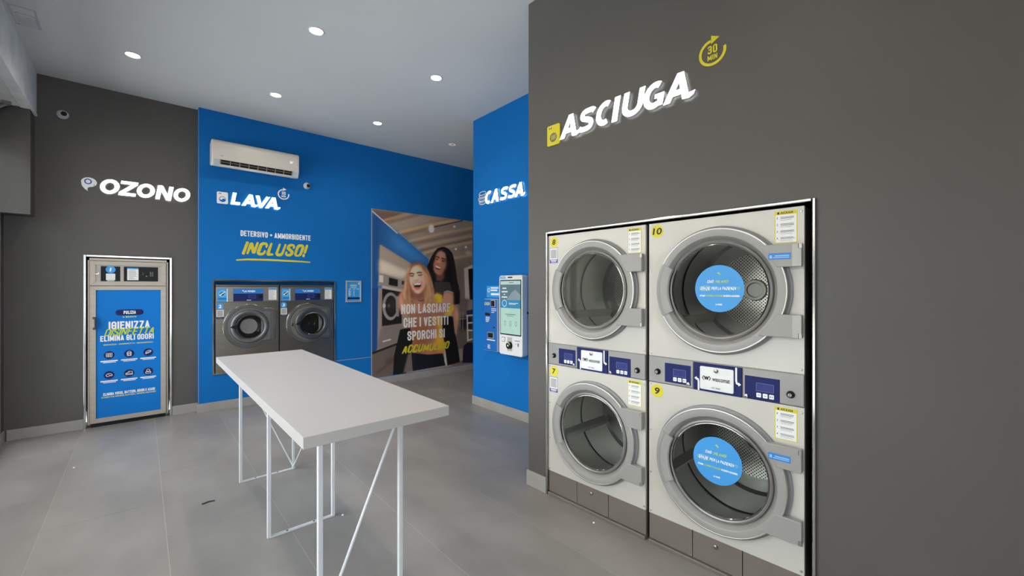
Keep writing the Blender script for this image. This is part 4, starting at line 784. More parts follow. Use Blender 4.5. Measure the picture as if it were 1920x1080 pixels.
# ------------------------------------------------------------------ ozone cabinet
t = thing('ozone_cabinet', 'tall blue-fronted ozone cleaning cabinet set into the grey wall', 'cabinet', (-.1, YO, 0))
MB().box(-.330, .330, .030, .75, .03, 1.886).build('body', BEIGE, t)
b = MB(); b.box(-.330, .330, -.004, .03, 1.856, 1.884); b.box(-.345, -.327, .004, .03, .03, 1.86); b.box(.327, .345, .004, .03, .03, 1.86); b.build('outer_frame', BEIGE, t, bevel=.002)
b = MB(); x0, x1, z0, z1, w = -.325, .322, 1.578, 1.851, .044
for q in [[(x0, z0), (x1, z0), (x1 - w, z0 + w), (x0 + w, z0 + w)], [(x1, z0), (x1, z1), (x1 - w, z1 - w), (x1 - w, z0 + w)], [(x1, z1), (x0, z1), (x0 + w, z1 - w), (x1 - w, z1 - w)], [(x0, z1), (x0, z0), (x0 + w, z0 + w), (x0 + w, z1 - w)]]: b.prism(q, -.012, .028)
fb = b.build('control_frame', BEIGE, t, bevel=.0015)
MB().box(-.281, .278, -.004, .02, 1.62, 1.808).build('control_panel', mat('control_panel_champagne', (.40, .36, .32), .45, .5, .04, 5), t)
b = MB(); b.rect(-.240, -.080, 1.626, 1.795, -.0046); p1 = b.build('dark_window', BLACK, t)
b = MB(); b.disc(-.160, 1.758, .041, -.0052, 32); o = b.build('number_disc', CYAN, p1); b = MB(); text(b, '1', -.170, -.152, 1.738, 1.778, -.0056, .04, .1); b.build('numeral', INKW, p1)
b = MB(); b.rect(-.198, -.122, 1.640, 1.713, -.0052); b.build('code_label', PAPER, p1); b = MB(); b.rect(-.190, -.130, 1.630, 1.636, -.0052); b.build('caption', INKW, p1)
b = MB(); b.rect(-.051, .250, 1.627, 1.796, -.0046); p2 = b.build('dark_window', BLACK, t)
b = MB(); b.rect(-.022, .075, 1.641, 1.783, -.0052); b.build('instruction_sheet', PAPER, p2); b = MB(); b.rect(-.022, .075, 1.768, 1.783, -.0056); b.build('sheet_header', CYAN, p2)
b = MB(); lines(b, -.008, .062, 1.755, 8, .0135, .004, -.0056, 0, 5); b.build('sheet_text', GREYINK, p2)
b = MB()
for i in range(5):
    for j in range(2): b.rect(.176 + j * .018, .187 + j * .018, 1.688 + i * .011, 1.695 + i * .011, -.0052)
b.rect(.108, .122, 1.725, 1.728, -.0052); b.disc(.114, 1.709, .005, -.0052, 10); b.disc(.146, 1.688, .007, -.0052, 12); b.build('key_symbols', GREYINK, p2)
b = MB(); b.prism([(-.281, 1.704), (-.258, 1.704), (-.255, 1.722), (-.259, 1.722), (-.261, 1.709), (-.281, 1.709)], -.010, -.004); b.build('latch', CHROME, t)
b = MB(); z0, z1 = .045, 1.570
for q in [[(x0, z0), (x1, z0), (x1 - .047, z0 + .05), (x0 + .047, z0 + .05)], [(x1, z0), (x1, z1), (x1 - .047, z1 - .044), (x1 - .047, z0 + .05)], [(x1, z1), (x0, z1), (x0 + .047, z1 - .044), (x1 - .047, z1 - .044)], [(x0, z1), (x0, z0), (x0 + .047, z0 + .05), (x0 + .047, z1 - .044)]]: b.prism(q, -.014, .028)
dr = b.build('door', BEIGE, t, bevel=.0015)
MB().box(x0 + .046, x1 - .046, -.006, .02, z0 + .048, z1 - .042).build('door_panel', OZBLUE, dr)
b = MB(); b.prism([(-.302, 1.088), (-.276, 1.088), (-.276, 1.228), (-.302, 1.228), (-.302, 1.205), (-.290, 1.205), (-.290, 1.111), (-.302, 1.111)], -.038, -.012); b.build('handle', mat('dark_bronze', (.05, .045, .04), .4), dr, bevel=.004)
b = MB(); b.box(-.32, .32, .01, .03, .0, .04); b.cyl((-.28, .02, 0), (-.28, .02, .045), .012); b.cyl((.28, .02, 0), (.28, .02, .045), .012); b.build('base_feet', BLACK, t)
yp = -.0068
b = MB(); b.flat(rrect(-.120, .120, 1.236, 1.303, .033, 8), yp); b.build('title_pill', NAVY, t)
yq = -.0074
for w_, xa, xb, za, zb, y_, st_, wr_, gp_, m_ in (('PULIZIA', -.052, .052, 1.250, 1.288, yq, .20, .34, .1, INKW), ('IGIENIZZA', -.176, .174, 1.080, 1.168, yp, .18, .34, .09, INKW), ('ELIMINA GLI ODORI', -.244, .210, .949, 1.012, yq, .18, .32, .09, INKW),
        ('ELIMINA VIRUS, BATTERI, ODORI E ACARI', -.220, .221, .337, .369, yp, .20, .34, .1, INKW), ('A SECCO', -.060, .056, 1.210, 1.226, yp, .22, .6, .16, YPALE), ('IGIENIZZA - DISINFETTA - DEODORIZZA', -.218, .205, .903, .917, yp, .22, .6, .18, YPALE),
        ('ELIMINATES VIRUSES, BACTERIA, ODOURS AND MITES', -.234, .228, .312, .328, yp, .22, .5, .14, YPALE)):
    caps(MB(), w_, xa, xb, za, zb, y_, st_, wr_, gp_).build('door_lettering', m_, t)
for x in (-.172, -.005, .161):
    for z in (.722, .497): MB().rect(x - .070, x + .070, z - .003, z + .010, yp).rect(x - .050, x + .055, z - .016, z - .009, yp).build('caption', INKW, t)
b = MB(); caps(b, 'DISINFETTA', -.214, .212, 1.008, 1.090, -.0082, .17, .44, .05, .26, 0, True); b.build('brush_print', mat('lime_ink', (.50, .62, .05), .5), t)
for i, x in enumerate((-.172, -.005, .161)):
    for j, z in enumerate((.793, .567)):
        b = MB(); b.disc(x, z, .044, yp, 32); d = b.build('pictogram', NAVY, t); k = i + 3 * j; b = MB(); q = lambda *p: ribbon(b, [(x + u, z + v) for u, v in p], .0045, yq)
        if k == 0:
            for u in (-.016, 0, .016): q((u - .007, -.02), (u - .007, .02), (u + .007, .02), (u + .007, -.02), (u - .007, -.02))
            q((-.026, 0), (.026, 0))
        elif k == 1: q((-.016, -.024), (-.018, .012), (-.008, .026), (.008, .026), (.018, .012), (.016, -.024), (-.016, -.024)); q((-.010, -.016), (-.010, .002), (.010, .002), (.010, -.016), (-.010, -.016)); q((-.017, .010), (.017, .010))
        elif k == 2: q((-.024, -.018), (-.018, .008), (.002, .022), (.022, .020), (.026, .008), (.010, -.006), (-.024, -.018)); q((-.018, -.010), (.020, .014))
        elif k == 3: q((-.026, .0), (-.016, .014), (0, .018), (.018, .012), (.026, -.004), (.014, -.012), (.006, -.002), (-.004, -.014), (-.018, -.016), (-.026, 0)); q((-.008, .004), (-.002, .010))
        elif k == 4: q((-.028, -.016), (-.028, .002), (-.014, .006), (-.002, .022), (.012, .020), (.026, .016), (.028, -.016), (-.028, -.016)); q((-.028, -.006), (.028, -.006)); q((-.006, .010), (.006, .008))
        else:
            q(*[(.014 * math.cos(a), .012 + .013 * math.sin(a)) for a in [2 * PI * m / 12 for m in range(13)]]); q((-.012, .002), (-.024, -.010), (-.020, -.024), (.020, -.024), (.024, -.010), (.012, .002)); q((-.014, -.008), (.014, -.008))
        b.build('pictogram_line', INKW, d)
# ------------------------------------------------------------------ washing machines
def washer(label, X, num, ajar):
    W = .716
    t = thing('washing_machine', label, 'washing machine', (X, YB, .468), 0, 'built-in steel washing machines')
    zb = .468; Zz = lambda z: z - zb
    MB().box(0, W, .02, .75, 0, Zz(1.590)).build('body', mat('washer_side_grey', (.25, .24, .23), .4, .6), t)
    cx, cz = .366, Zz(1.045)
    b = MB(); holed(b, 0, W, .012, Zz(1.366), cx, cz, .235, .006); b.box(0, W, .0062, .02, 0, .012); b.build('front_panel', STEEL, t)
    MB().box(0, W, .002, .02, Zz(1.370), Zz(1.566)).build('control_fascia', mat('brushed_steel_fascia', (.33, .305, .275), .36, 1, .06, 5, stretch=(1, 1, 12)), t, bevel=.002)
    b = MB(); pr = [(.002, Zz(1.568)), (-.004, Zz(1.575)), (-.002, Zz(1.592)), (.02, Zz(1.598)), (.02, Zz(1.568))]; extr(b, pr, 0, W); b.build('top_edge', STEEL, t)
    MB().box(-.004, W + .004, .12, .16, Zz(1.59), Zz(1.632)).build('rear_filler', B_WALL, t)
    # stickers and controls
    s = MB().box(.016, .128, -.0005, .002, Zz(1.373), Zz(1.540)).build('notice_sticker', CYAN, t)
    b = MB(); b.disc(.072, Zz(1.478), .044, -.0012, 32); b.build('pale_disc', mat('aqua_print', (.12, .50, .78), .5), s)
    b = MB(); b.disc(.070, Zz(1.466), .017, -.0018, 16, rz=.013)
    for u, v in ((-.024, .012), (-.010, .024), (.008, .024), (.022, .012)): b.disc(.070 + u, Zz(1.468) + v, .007, -.0018, 10, rz=.009)
    b.build('paw_symbol', INKK, s); b = MB(); ribbon(b, [(.040, Zz(1.452)), (.104, Zz(1.505))], .009, -.0024); b.build('strike_bar', INKW, s)
    b = MB(); b.rect(.030, .114, Zz(1.408), Zz(1.416), -.0012); b.build('notice_text', NAVY, s); b = MB(); b.rect(.118, .126, Zz(1.373), Zz(1.540), -.0012); b.build('white_edge', INKW, s)
    c = MB().box(.188, .526, -.004, .002, Zz(1.376), Zz(1.540)).build('control_panel', NAVY, t)
    b = MB(); b.rect(.188, .526, Zz(1.476), Zz(1.540), -.0046); b.build('brand_band', mat('band_blue', (.012, .18, .52), .4, 0, .05, 3), c)
    b = MB(); text(b, 'LA WASH', .303, .432, Zz(1.495), Zz(1.520), -.0052, .05); ribbon(b, [(.286, Zz(1.520)), (.292, Zz(1.512)), (.298, Zz(1.520))], .006, -.0052); b.rect(.335, .385, Zz(1.388), Zz(1.394), -.0046); b.build('brand_lettering', INKW, c)
    b = MB(); frame_rect(b, .358, .437, Zz(1.414), Zz(1.462), .002, -.0052, -.004); b.build('display_outline', mat('pale_indigo', (.15, .17, .42), .4), c)
    b = MB(); b.rect(.360, .435, Zz(1.416), Zz(1.460), -.0048); b.build('display', NAVY2, c)
    MB().lathe([(.026, -.004), (.025, -.012), (.018, -.022), (0, -.023)], .490, Zz(1.440), 24).build('dial', BLACK, c, smooth=40)
    s = MB().box(.588, .692, -.002, .002, Zz(1.384), Zz(1.556)).build('instruction_holder', mat('clear_holder', (.45, .48, .50), .2, .2), t)
    b = MB(); b.rect(.595, .684, Zz(1.392), Zz(1.522), -.0026); b.build('paper', PAPER, s); b = MB(); lines(b, .602, .676, Zz(1.512), 9, .0135, .0035, -.0032, 0, 3); b.build('paper_text', GREYINK, s); b = MB(); b.rect(.595, .684, Zz(1.530), Zz(1.548), -.0026); b.build('paper_header', CYAN, s)
    b = MB(); b.disc(.045, Zz(1.314), .039, .0054, 32); s = b.build('number_disc', CYAN, t); b = MB(); text(b, str(num), .030, .062, Zz(1.292), Zz(1.336), .0048, .04, .1); b.build('numeral', INKW, s)
    b = MB(); b.rect(.010, .086, Zz(1.182), Zz(1.270), .0054); s = b.build('code_label', PAPER, t); b = MB(); b.rect(.018, .078, Zz(1.190), Zz(1.262), .0050); b.build('code_square', mat('faded_grey_print', (.40, .39, .38), .5, 0, .25, 220), s)
    b = MB(); b.rect(.010, .086, Zz(1.156), Zz(1.182), .0054); s = b.build('label_foot', NAVY, t); b = MB(); b.rect(.020, .076, Zz(1.166), Zz(1.174), .0050); b.build('label_text', GREYINK, s)
    # drum
    b = MB(); b.lathe([(.235, .006), (.222, .05), (.222, .42), (.0, .44)], cx, cz, 48); b.build('drum', mat('washer_drum_steel', (.16, .155, .145), .4, 1, .06, 3), t, smooth=50)
    for a in (20, 140, 260):
        a = math.radians(a); b = MB(); b.cyl((cx + .205 * math.cos(a), .08, cz + .205 * math.sin(a)), (cx + .205 * math.cos(a), .40, cz + .205 * math.sin(a)), .022, 8); b.build('drum_lifter', DRUM, t, smooth=60)
    b = MB(); b.lathe([(.235, .004), (.215, .012), (.205, .035), (.222, .05)], cx, cz, 48); b.build('door_seal', RUBBER, t, smooth=50)
    # door: rounded outline with a square hinge side
    hx = cx + .297
    dn = bpy.data.objects.new('door', None)
    def shape(r, ex, ez, cr): ez = r * .809; return arc(0, 0, r, 54, 306, 40) + arc(ex - cr, -ez + cr, cr, -90, 0, 6) + arc(ex - cr, ez - cr, cr, 0, 90, 6)
    def ring(b, pts, r, y0, y1):                        # outline minus a round hole
        n = len(pts); ang = [math.atan2(p[1], p[0]) for p in pts]; inn = [(r * math.cos(a), r * math.sin(a)) for a in ang]
        V = [(x, y0, z) for x, z in pts] + [(x, y0, z) for x, z in inn] + [(x, y1, z) for x, z in pts] + [(x, y1, z) for x, z in inn]
        b.add(V, [(i, (i + 1) % n, n + (i + 1) % n, n + i) for i in range(n)] + [(i, 2 * n + i, 2 * n + (i + 1) % n, (i + 1) % n) for i in range(n)] + [(n + i, n + (i + 1) % n, 3 * n + (i + 1) % n, 3 * n + i) for i in range(n)] + [(2 * n + i, 3 * n + i, 3 * n + (i + 1) % n, 2 * n + (i + 1) % n) for i in range(n)])
        return b
    b = MB(); ring(b, shape(.280, .297, .240, .055), .20, -.030, .004)
    d = b.build('door', mat('charcoal_door', (.085, .084, .08), .4, 0, .04, 6), t, smooth=30, bevel=.006, seg=3); dp = (cx, 0, cz)
    d.location = dp
    b = MB(); ring(b, shape(.292, .312, .252, .065), .262, -.012, .005); b.build('chrome_surround', CHROME, t, smooth=30, bevel=.005, seg=3).location = dp
    b = MB(); ring(b, shape(.240, .245, .190, .02), .16, -.040, -.030); i1 = b.build('door_cover', mat('slate_door', (.125, .123, .118), .4, 0, .04, 6), d, smooth=30, bevel=.003)
    b = MB(); b.lathe([(.222, -.040), (.214, -.052), (.172, -.058), (.160, -.052), (.152, -.030)], 0, 0, 56); b.build('porthole_ring', mat('dark_satin_steel', (.24, .235, .23), .30, 1, .05, 6), d, smooth=40)
    b = MB(); b.lathe([(.165, -.059), (.158, -.059), (.156, -.053)], 0, 0, 56); b.build('chrome_lip', CHROME, d, smooth=40)
    b = MB(); b.lathe([(.158, -.045), (.14, -.012), (.10, .02), (.05, .036), (0, .04)], 0, 0, 48); b.build('porthole_glass', SMOKE, d, smooth=60)
    b = MB(); b.prism([(-.222, -.002), (-.150, -.030), (-.150, .034), (-.190, .022)], -.066, -.045); b.build('handle', BLACK, d, bevel=.004)
    b = MB(); b.prism([(.248, -.19), (.268, -.19), (.268, .19), (.248, .19)], -.034, -.028); b.build('hinge_cover', mat('slate_door', (.125, .123, .118), .4, 0, .04, 6), d, bevel=.003)
    if ajar:
        for c in d.children:
            if c.name.split('.')[0] in ('porthole_ring', 'chrome_lip', 'porthole_glass', 'handle'): c.location = (.030, -.020, 0)
        b = MB(); b.prism([(-.232, -.02), (-.218, -.03), (-.212, 0), (-.222, .02)], -.048, -.036); b.build('latch', CHROME, d)
    return t
washer('left steel washing machine with blue number 2 disc', .704, 2, False)
washer('right steel washing machine with blue number 3 disc, beside the price frame', 1.436, 3, True)
# ------------------------------------------------------------------ payment machines on the cash wall (local x = 4.55 - Y)
t = thing('blue_notice', 'blue notice sticker on the cash wall above the blue coin box', 'notice', (XC, 4.256, 1.43), -PI / 2)
MB().box(0, .262, -.003, -.0005, 0, .148).build('sheet', CYAN, t)
b = MB(); b.lathe([(.018, -.0036), (.026, -.0036)], .045, .092, 24); b.build('ring_symbol', INKW, t)
for xa, xb, za, zb in ((.085, .240, .112, .130), (.085, .215, .082, .100), (.09, .25, .030, .054)): MB().rect(xa, xb, za, zb, -.0036).build('text_line', INKW, t)
t = thing('coin_box', 'blue wall-mounted coin payment box left of the white kiosk', 'payment box', (XC, 4.240, .760), -PI / 2)
MB().box(0, .262, -.055, -.001, 0, .652).build('case', mat('box_white_edge', (.62, .66, .70), .4, 0, .02, 5), t, bevel=.004)
MB().box(.004, .258, -.058, -.053, .004, .648).build('front_plate', mat('box_blue', (.010, .13, .46), .35, 0, .05, 4), t)
b = MB(); caps(b, 'CASSA', .012, .118, .572, .612, -.0586, .2, .45, .08, .2, 0, True); b.build('yellow_word', YPALE, t)
b = MB(); b.box(.150, .230, -.066, -.058, .555, .640); f = b.build('reader_bezel', mat('cream_bezel', (.6, .58, .5), .4), t, bevel=.002); MB().box(.158, .222, -.069, -.060, .562, .632).build('reader', BLACK, f)
b = MB(); b.flat(rrect(.018, .130, .440, .478, .018), -.0588); f = b.build('coin_bezel', CHROME, t); b = MB(); b.flat(rrect(.026, .122, .447, .471, .012), -.0596); b.build('coin_slot', BLACK, f)
b = MB(); b.box(.080, .198, -.064, -.058, .160, .238); f = b.build('tray_bezel', mat('grey_bezel', (.45, .45, .42), .4, .5), t, bevel=.003); MB().box(.092, .186, -.067, -.060, .170, .228).build('coin_tray', BLACK, f)
MB().lathe([(.012, -.058), (.012, -.068), (0, -.069)], .205, .300, 16).build('lock', mat('lock_dark', (.1, .09, .08), .35, .8), t)
b = MB(); lines(b, .150, .250, .535, 3, .022, .008, -.0588, 0, 2); lines(b, .035, .125, .425, 4, .018, .008, -.0588, 0, 6); lines(b, .060, .235, .145, 1, .02, .012, -.0588, 0, 3, .9); lines(b, .075, .150, .075, 3, .018, .008, -.0588, 0, 4); b.build('print', INKW, t)
t = thing('payment_kiosk', 'white touchscreen payment kiosk mounted on the blue cash wall', 'kiosk', (XC, 3.832, .772), -PI / 2)
KW, KH, KD = .404, .924, .145
MB().box(.006, KW - .006, -.07, -.001, .01, KH - .01).build('back_case', mat('kiosk_grey', (.50, .52, .56), .4, 0, .02, 5), t, bevel=.012, seg=3)
b = MB(); b.prism(rrect(0, KW, 0, KH, .028), -KD, -.07); b.build('front_case', mat('kiosk_white', (.78, .78, .78), .3, 0, .01, 5), t, bevel=.006, seg=3)
b = MB(); b.prism(rrect(.020, KW - .018, .232, .872, .008), -KD - .003, -KD + .002); sc = b.build('screen_bezel', BLACK, t, bevel=.001)
yk = -KD - .0036; x0, x1, z0, z1 = .030, KW - .028, .246, .860
b = MB(); b.rect(x0, x1, z0, z1, yk); b.build('screen_body', SCREENG, sc)
b = MB(); b.rect(x0, x1, .818, z1, yk - .0004); b.build('screen_header', mat('screen_pale', (.4, .5, .5), .15, emit=.26, ecol=(.60, .78, .74)), sc)
b = MB(); b.rect(x0, x1, .640, .818, yk - .0004); b.build('screen_photo', SCREEND, sc)
b = MB(); b.flat([(x0 + .12, .65), (x0 + .20, .73), (x0 + .26, .76), (x1, .70), (x1, .64), (x0 + .10, .64)], yk - .0006); b.build('screen_photo_shape', mat('screen_greyblue', (.2, .25, .28), .15, emit=.22, ecol=(.42, .52, .55)), sc)
b = MB(); b.rect(x0, x1, .545, .640, yk - .0008); b.build('screen_banner', SCREENB, sc)
MB().lathe([(.034, yk - .001), (.040, yk - .001)], x0 + .07, .600, 28).build('screen_ring', SCREENW, sc)
for xa, xb, za, zb in ((.035, .105, .765, .785), (.020, .125, .725, .745), (.06, .08, .695, .712), (.020, .120, .662, .682)): MB().rect(x0 + xa, x0 + xb, za + .003, zb - .003, yk - .001).build('screen_word', SCREENW, sc)
MB().rect(x0 + .15, x1 - .04, .600, .606, yk - .001).rect(x0 + .15, x1 - .08, .588, .593, yk - .001).build('screen_text', SCREENW, sc)
b = MB(); b.rect(x0 + .15, x0 + .23, .836, .844, yk - .001); b.rect(x0 + .08, x1 - .08, .470, .477, yk - .0006); b.rect(x0 + .11, x1 - .12, .452, .457, yk - .0006)
for k in range(3):
    xx = x0 + .065 + k * .095; frame_rect(b, xx, xx + .03, .350, .395, .003, yk - .001, yk); b.rect(xx + .002, xx + .028, .336, .340, yk - .0006)
b.build('screen_icons', mat('screen_ink', (.1, .16, .15), .2, emit=.10, ecol=(.3, .45, .42)), sc)
b = MB(); b.prism(rrect(.018, .112, .886, .912, .004), -KD - .002, -KD); bd = b.build('badge', CYAN, t); b = MB(); text(b, 'LA WASH', .028, .102, .893, .905, -KD - .0024, .05); b.build('lettering', INKW, bd)
b = MB(); b.prism(rrect(.155, .236, .894, .908, .005), -KD - .0015, -KD); b.build('camera_window', BLACK, t)
b = MB(); b.prism(rrect(.046, .108, .150, .202, .006), -KD - .002, -KD); f = b.build('card_reader', BLACK, t); b = MB(); b.flat(rrect(.053, .101, .156, .196, .005), -KD - .0026); b.build('reader_face', mat('reader_white', (.7, .7, .7), .3, emit=.5, ecol=(1, 1, 1)), f); b = MB(); b.disc(.077, .176, .008, -KD - .003, 12); b.build('reader_mark', INKK, f)
b = MB(); b.rect(.145, .232, .050, .208, -KD - .0006); b.build('recess', mat('recess_grey', (.48, .48, .47), .4), t)
b = MB(); b.lathe([(.042, -KD - .001), (.040, -KD - .03), (.030, -KD - .034), (0, -KD - .034)], .195, .116, 28); f = b.build('code_scanner', BLACK, t, smooth=40)
b = MB(); b.lathe([(.030, -KD - .0345), (.036, -KD - .034)], .195, .116, 28, .3, 2.2); b.disc(.195, .116, .011, -KD - .0348, 16); b.build('scanner_light', mat('scanner_glow', (.5, .5, .3), .4, emit=.6, ecol=(.75, .8, .45)), f)
b = MB(); b.rect(.273, .363, .173, .179, -KD - .0006); b.rect(.28, .31, .137, .140, -KD - .0006); b.build('receipt_slot', BLACK, t); b = MB(); b.rect(.322, .346, .112, .150, -KD - .0006); b.build('small_label', GREYINK, t)
b = MB(); b.cyl((KW - .006, -.06, .495), (KW + .006, -.06, .495), .012, 14); b.build('side_lock', BLACK, t)
# ------------------------------------------------------------------ stacked dryers
def dryer(label, u0, numU, numL, code, disc):
    W = .796
    t = thing('stacked_dryer', label, 'dryer', dwl(u0), DR, 'stacked tumble dryers')
    b = MB(); b.box(0, W, .03, .05, .18, 1.94); b.box(0, .02, .03, .85, 0, 1.94); b.box(W - .02, W, .03, .85, 0, 1.94); b.box(0, W, .03, .85, 1.92, 1.94); b.box(0, W, .03, .85, 0, .02)
    b = MB(); b.box(0, .015, .02, .86, .0, 1.938); b.box(W - .015, W, .02, .86, 0, 1.938); b.box(.015, W - .015, .02, .86, 1.925, 1.938); b.box(.015, W - .015, .845, .86, 0, 1.925); b.build('cabinet', mat('cabinet_grey', (.16, .15, .14), .45, .3), t)
    for (z0, z1, cz, num) in ((1.141, 1.940, 1.537, numU), (.182, .980, .567, numL)):
        cx = .405; up = z0 > 1
        b = MB(); holed(b, .001, W - .001, z0, z1, cx, cz, .30, 0., 72)
        b.add([(.001, 0, z0), (W - .001, 0, z0), (W - .001, .02, z0), (.001, .02, z0), (.001, 0, z1), (W - .001, 0, z1), (W - .001, .02, z1), (.001, .02, z1)], [(0, 1, 2, 3), (4, 7, 6, 5), (0, 3, 7, 4), (1, 5, 6, 2)])
        fp = b.build('front_panel', ENAMEL, t)
        b = MB()
        for x in (.012, W - .012):
            for z in ([z1 - .025, z0 + .02] if x > .1 else [z1 - .01, z1 - .29, z0 + .25, z0 + .015]): b.lathe([(.006, 0), (.005, -.003), (0, -.0035)], x, z, 10)
        b.build('screw', STEELP, fp)
        # drum
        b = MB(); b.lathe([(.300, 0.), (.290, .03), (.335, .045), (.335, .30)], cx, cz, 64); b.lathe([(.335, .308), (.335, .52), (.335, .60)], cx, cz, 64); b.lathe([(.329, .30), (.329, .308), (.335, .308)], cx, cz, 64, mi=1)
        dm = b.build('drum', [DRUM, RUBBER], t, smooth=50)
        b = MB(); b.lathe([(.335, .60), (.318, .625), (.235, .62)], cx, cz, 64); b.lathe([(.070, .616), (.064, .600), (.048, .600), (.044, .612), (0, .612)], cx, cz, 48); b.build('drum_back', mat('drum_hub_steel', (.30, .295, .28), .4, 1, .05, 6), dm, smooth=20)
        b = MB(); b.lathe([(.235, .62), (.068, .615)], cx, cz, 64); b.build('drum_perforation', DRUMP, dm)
        for a in (200, 320, 80):
            a = math.radians(a + (14 if up else 0)); b = MB(); r = .335; tx, tz = math.cos(a), math.sin(a)
            pts = [(cx + (r) * tx - .035 * tz, cz + r * tz + .035 * tx), (cx + (r - .055) * tx, cz + (r - .055) * tz), (cx + r * tx + .035 * tz, cz + r * tz - .035 * tx)]
            b.prism(pts, .06, .60); b.build('drum_lifter', DRUM, dm)
        # door
        b = MB(); b.lathe([(.346, 0), (.346, -.014), (.340, -.018), (.322, -.018)], cx, cz, 80); b.build('door_rim', DOORD, t, smooth=40)
        b = MB(); b.lathe([(.330, -.018), (.330, -.040), (.327, -.043), (.296, -.046), (.290, -.043), (.272, -.008), (.266, -.006)], cx, cz, 80)
        d = b.build('door', DOORG, t, smooth=35)
        b = MB(); b.lathe([(.331, -.0405), (.3335, -.0425), (.3285, -.0445), (.326, -.0432)], cx, cz, 80); b.build('edge_bead', STEELP, d, smooth=60)
        for sg in (1, -1):
            pts = [(.206, .224 * sg), (.388, .224 * sg), (.388, .114 * sg), (.288, .114 * sg), (.252, .168 * sg)]
            if sg > 0: pts = pts[::-1]
            b = MB(); b.prism([(cx + x, cz + z) for x, z in pts], -.0475, -.012); h = b.build('hinge_arm', DOORG, d, bevel=.003)
            zz = cz + sg * .114 if sg > 0 else cz - .224; b = MB(); b.box(cx + .352, cx + .388, -.0485, -.046, zz + .002, zz + .108); b.build('hinge_plate', mat('pale_hinge_cover', (.42, .40, .37), .4) if (up and disc) else DOORG, d)
            b = MB(); zk = cz + (.200 if sg > 0 else -.222); b.cyl((cx + .384, -.046, zk), (cx + .384, -.046, zk + .022), .008, 12); b.build('hinge_pin', STEELP, d, smooth=50)
        b = MB(); b.lathe([(.268, -.006), (.266, -.020), (.258, -.024), (.252, -.020), (.249, -.004)], cx, cz, 80); b.build('glass_ring', mat('satin_ring', (.30, .29, .275), .38, .6, .03, 6), d, smooth=40)
        b = MB(); b.lathe([(.250, -.012), (.250, -.018), (.2465, -.019), (.243, -.012)], cx, cz, 80); b.build('bright_bead', CHROME, d, smooth=50)
        b = MB(); b.lathe([(.249, -.010), (0, -.010)], cx, cz, 64); b.build('door_glass', GLASS, d)
        a0, a1 = math.radians(153), math.radians(207)
        b = MB(); b.lathe([(.329, -.018), (.329, -.0475), (.322, -.050), (.268, -.052), (.262, -.049), (.260, -.036), (.285, -.034), (.29, -.018)], cx, cz, 20, a0, a1)
        n_ = 8; k_ = len(b.v) // n_
        b.f.append(tuple(range(n_ - 1, -1, -1))); b.f.append(tuple(range((k_ - 1) * n_, k_ * n_))); b.m += [0, 0]; b.build('handle', DOORG, d, smooth=35)
        b = MB(); b.lathe([(.312, -.0508), (.3135, -.0512), (.311, -.0512)], cx, cz, 20, a0, a1); b.build('handle_groove', DOORD, d)
        b = MB(); b.lathe([(.290, -.036), (.262, -.014)], cx, cz, 20, a0 + .04, a1 - .04); b.build('grip_recess', BLACK, d)
        # stickers
        zs = z1 - .049
        b = MB(); b.disc(.054, zs, .039, -.0008, 36); s = b.build('number_sticker', YELLOW, t)
        w = .030 if num > 9 else .016; b = MB(); text(b, str(num), .054 - w, .054 + w, zs - .020, zs + .020, -.0014, .03, .1); b.build('numeral', INKK, s)
        if code:
            b = MB(); b.rect(.012, .090, z1 - .204, z1 - .092, -.0006); s = b.build('code_label', PURPLE, t); b = MB(); b.rect(.015, .087, z1 - .178, z1 - .095, -.0011); b.build('paper', PAPER, s)
            b = MB(); b.rect(.022, .080, z1 - .170, z1 - .103, -.0015); b.build('code_square', mat('faded_grey_print', (.40, .39, .38), .5, 0, .25, 220), s); b = MB(); b.rect(.022, .080, z1 - .190, z1 - .184, -.0011); b.rect(.028, .075, z1 - .198, z1 - .195, -.0011); b.build('caption', INKW, s)
        x0, x1 = .672, .768; za, zb = z1 - .172, z1 - .014
        b = MB(); b.rect(x0, x1, za, zb, -.0006); s = b.build('instruction_sticker', YELLOW, t); b = MB(); b.rect(x0 + .004, x1 - .004, za + .004, zb - .018, -.0011); b.build('paper', PAPER, s)
        b = MB(); text(b, 'ASCIUGA', x0 + .024, x1 - .018, zb - .014, zb - .004, -.0013, .03, .2); b.rect(x0 + .012, x0 + .020, zb - .015, zb - .004, -.0013)
        for q in range(4):
            zq = zb - .030 - q * .033; text(b, str(q + 1), x0 + .009, x0 + .014, zq - .008, zq + .002, -.0015, .02, .15); b.rect(x0 + .018, x0 + .020, zq - .012, zq - .010, -.0015)
            lines(b, x0 + .025, x1 - .008, zq + .001, 2, .0055, .0022, -.0015, 0, q + num, .8)
        b.build('sticker_print', INKK, s)
        b = MB()
        for q in range(4): zq = zb - .030 - q * .033; lines(b, x0 + .025, x1 - .010, zq - .0105, 2, .0048, .0012, -.0015, 0, 9 + q, .6)
        b.build('fine_print', GREYINK, s)
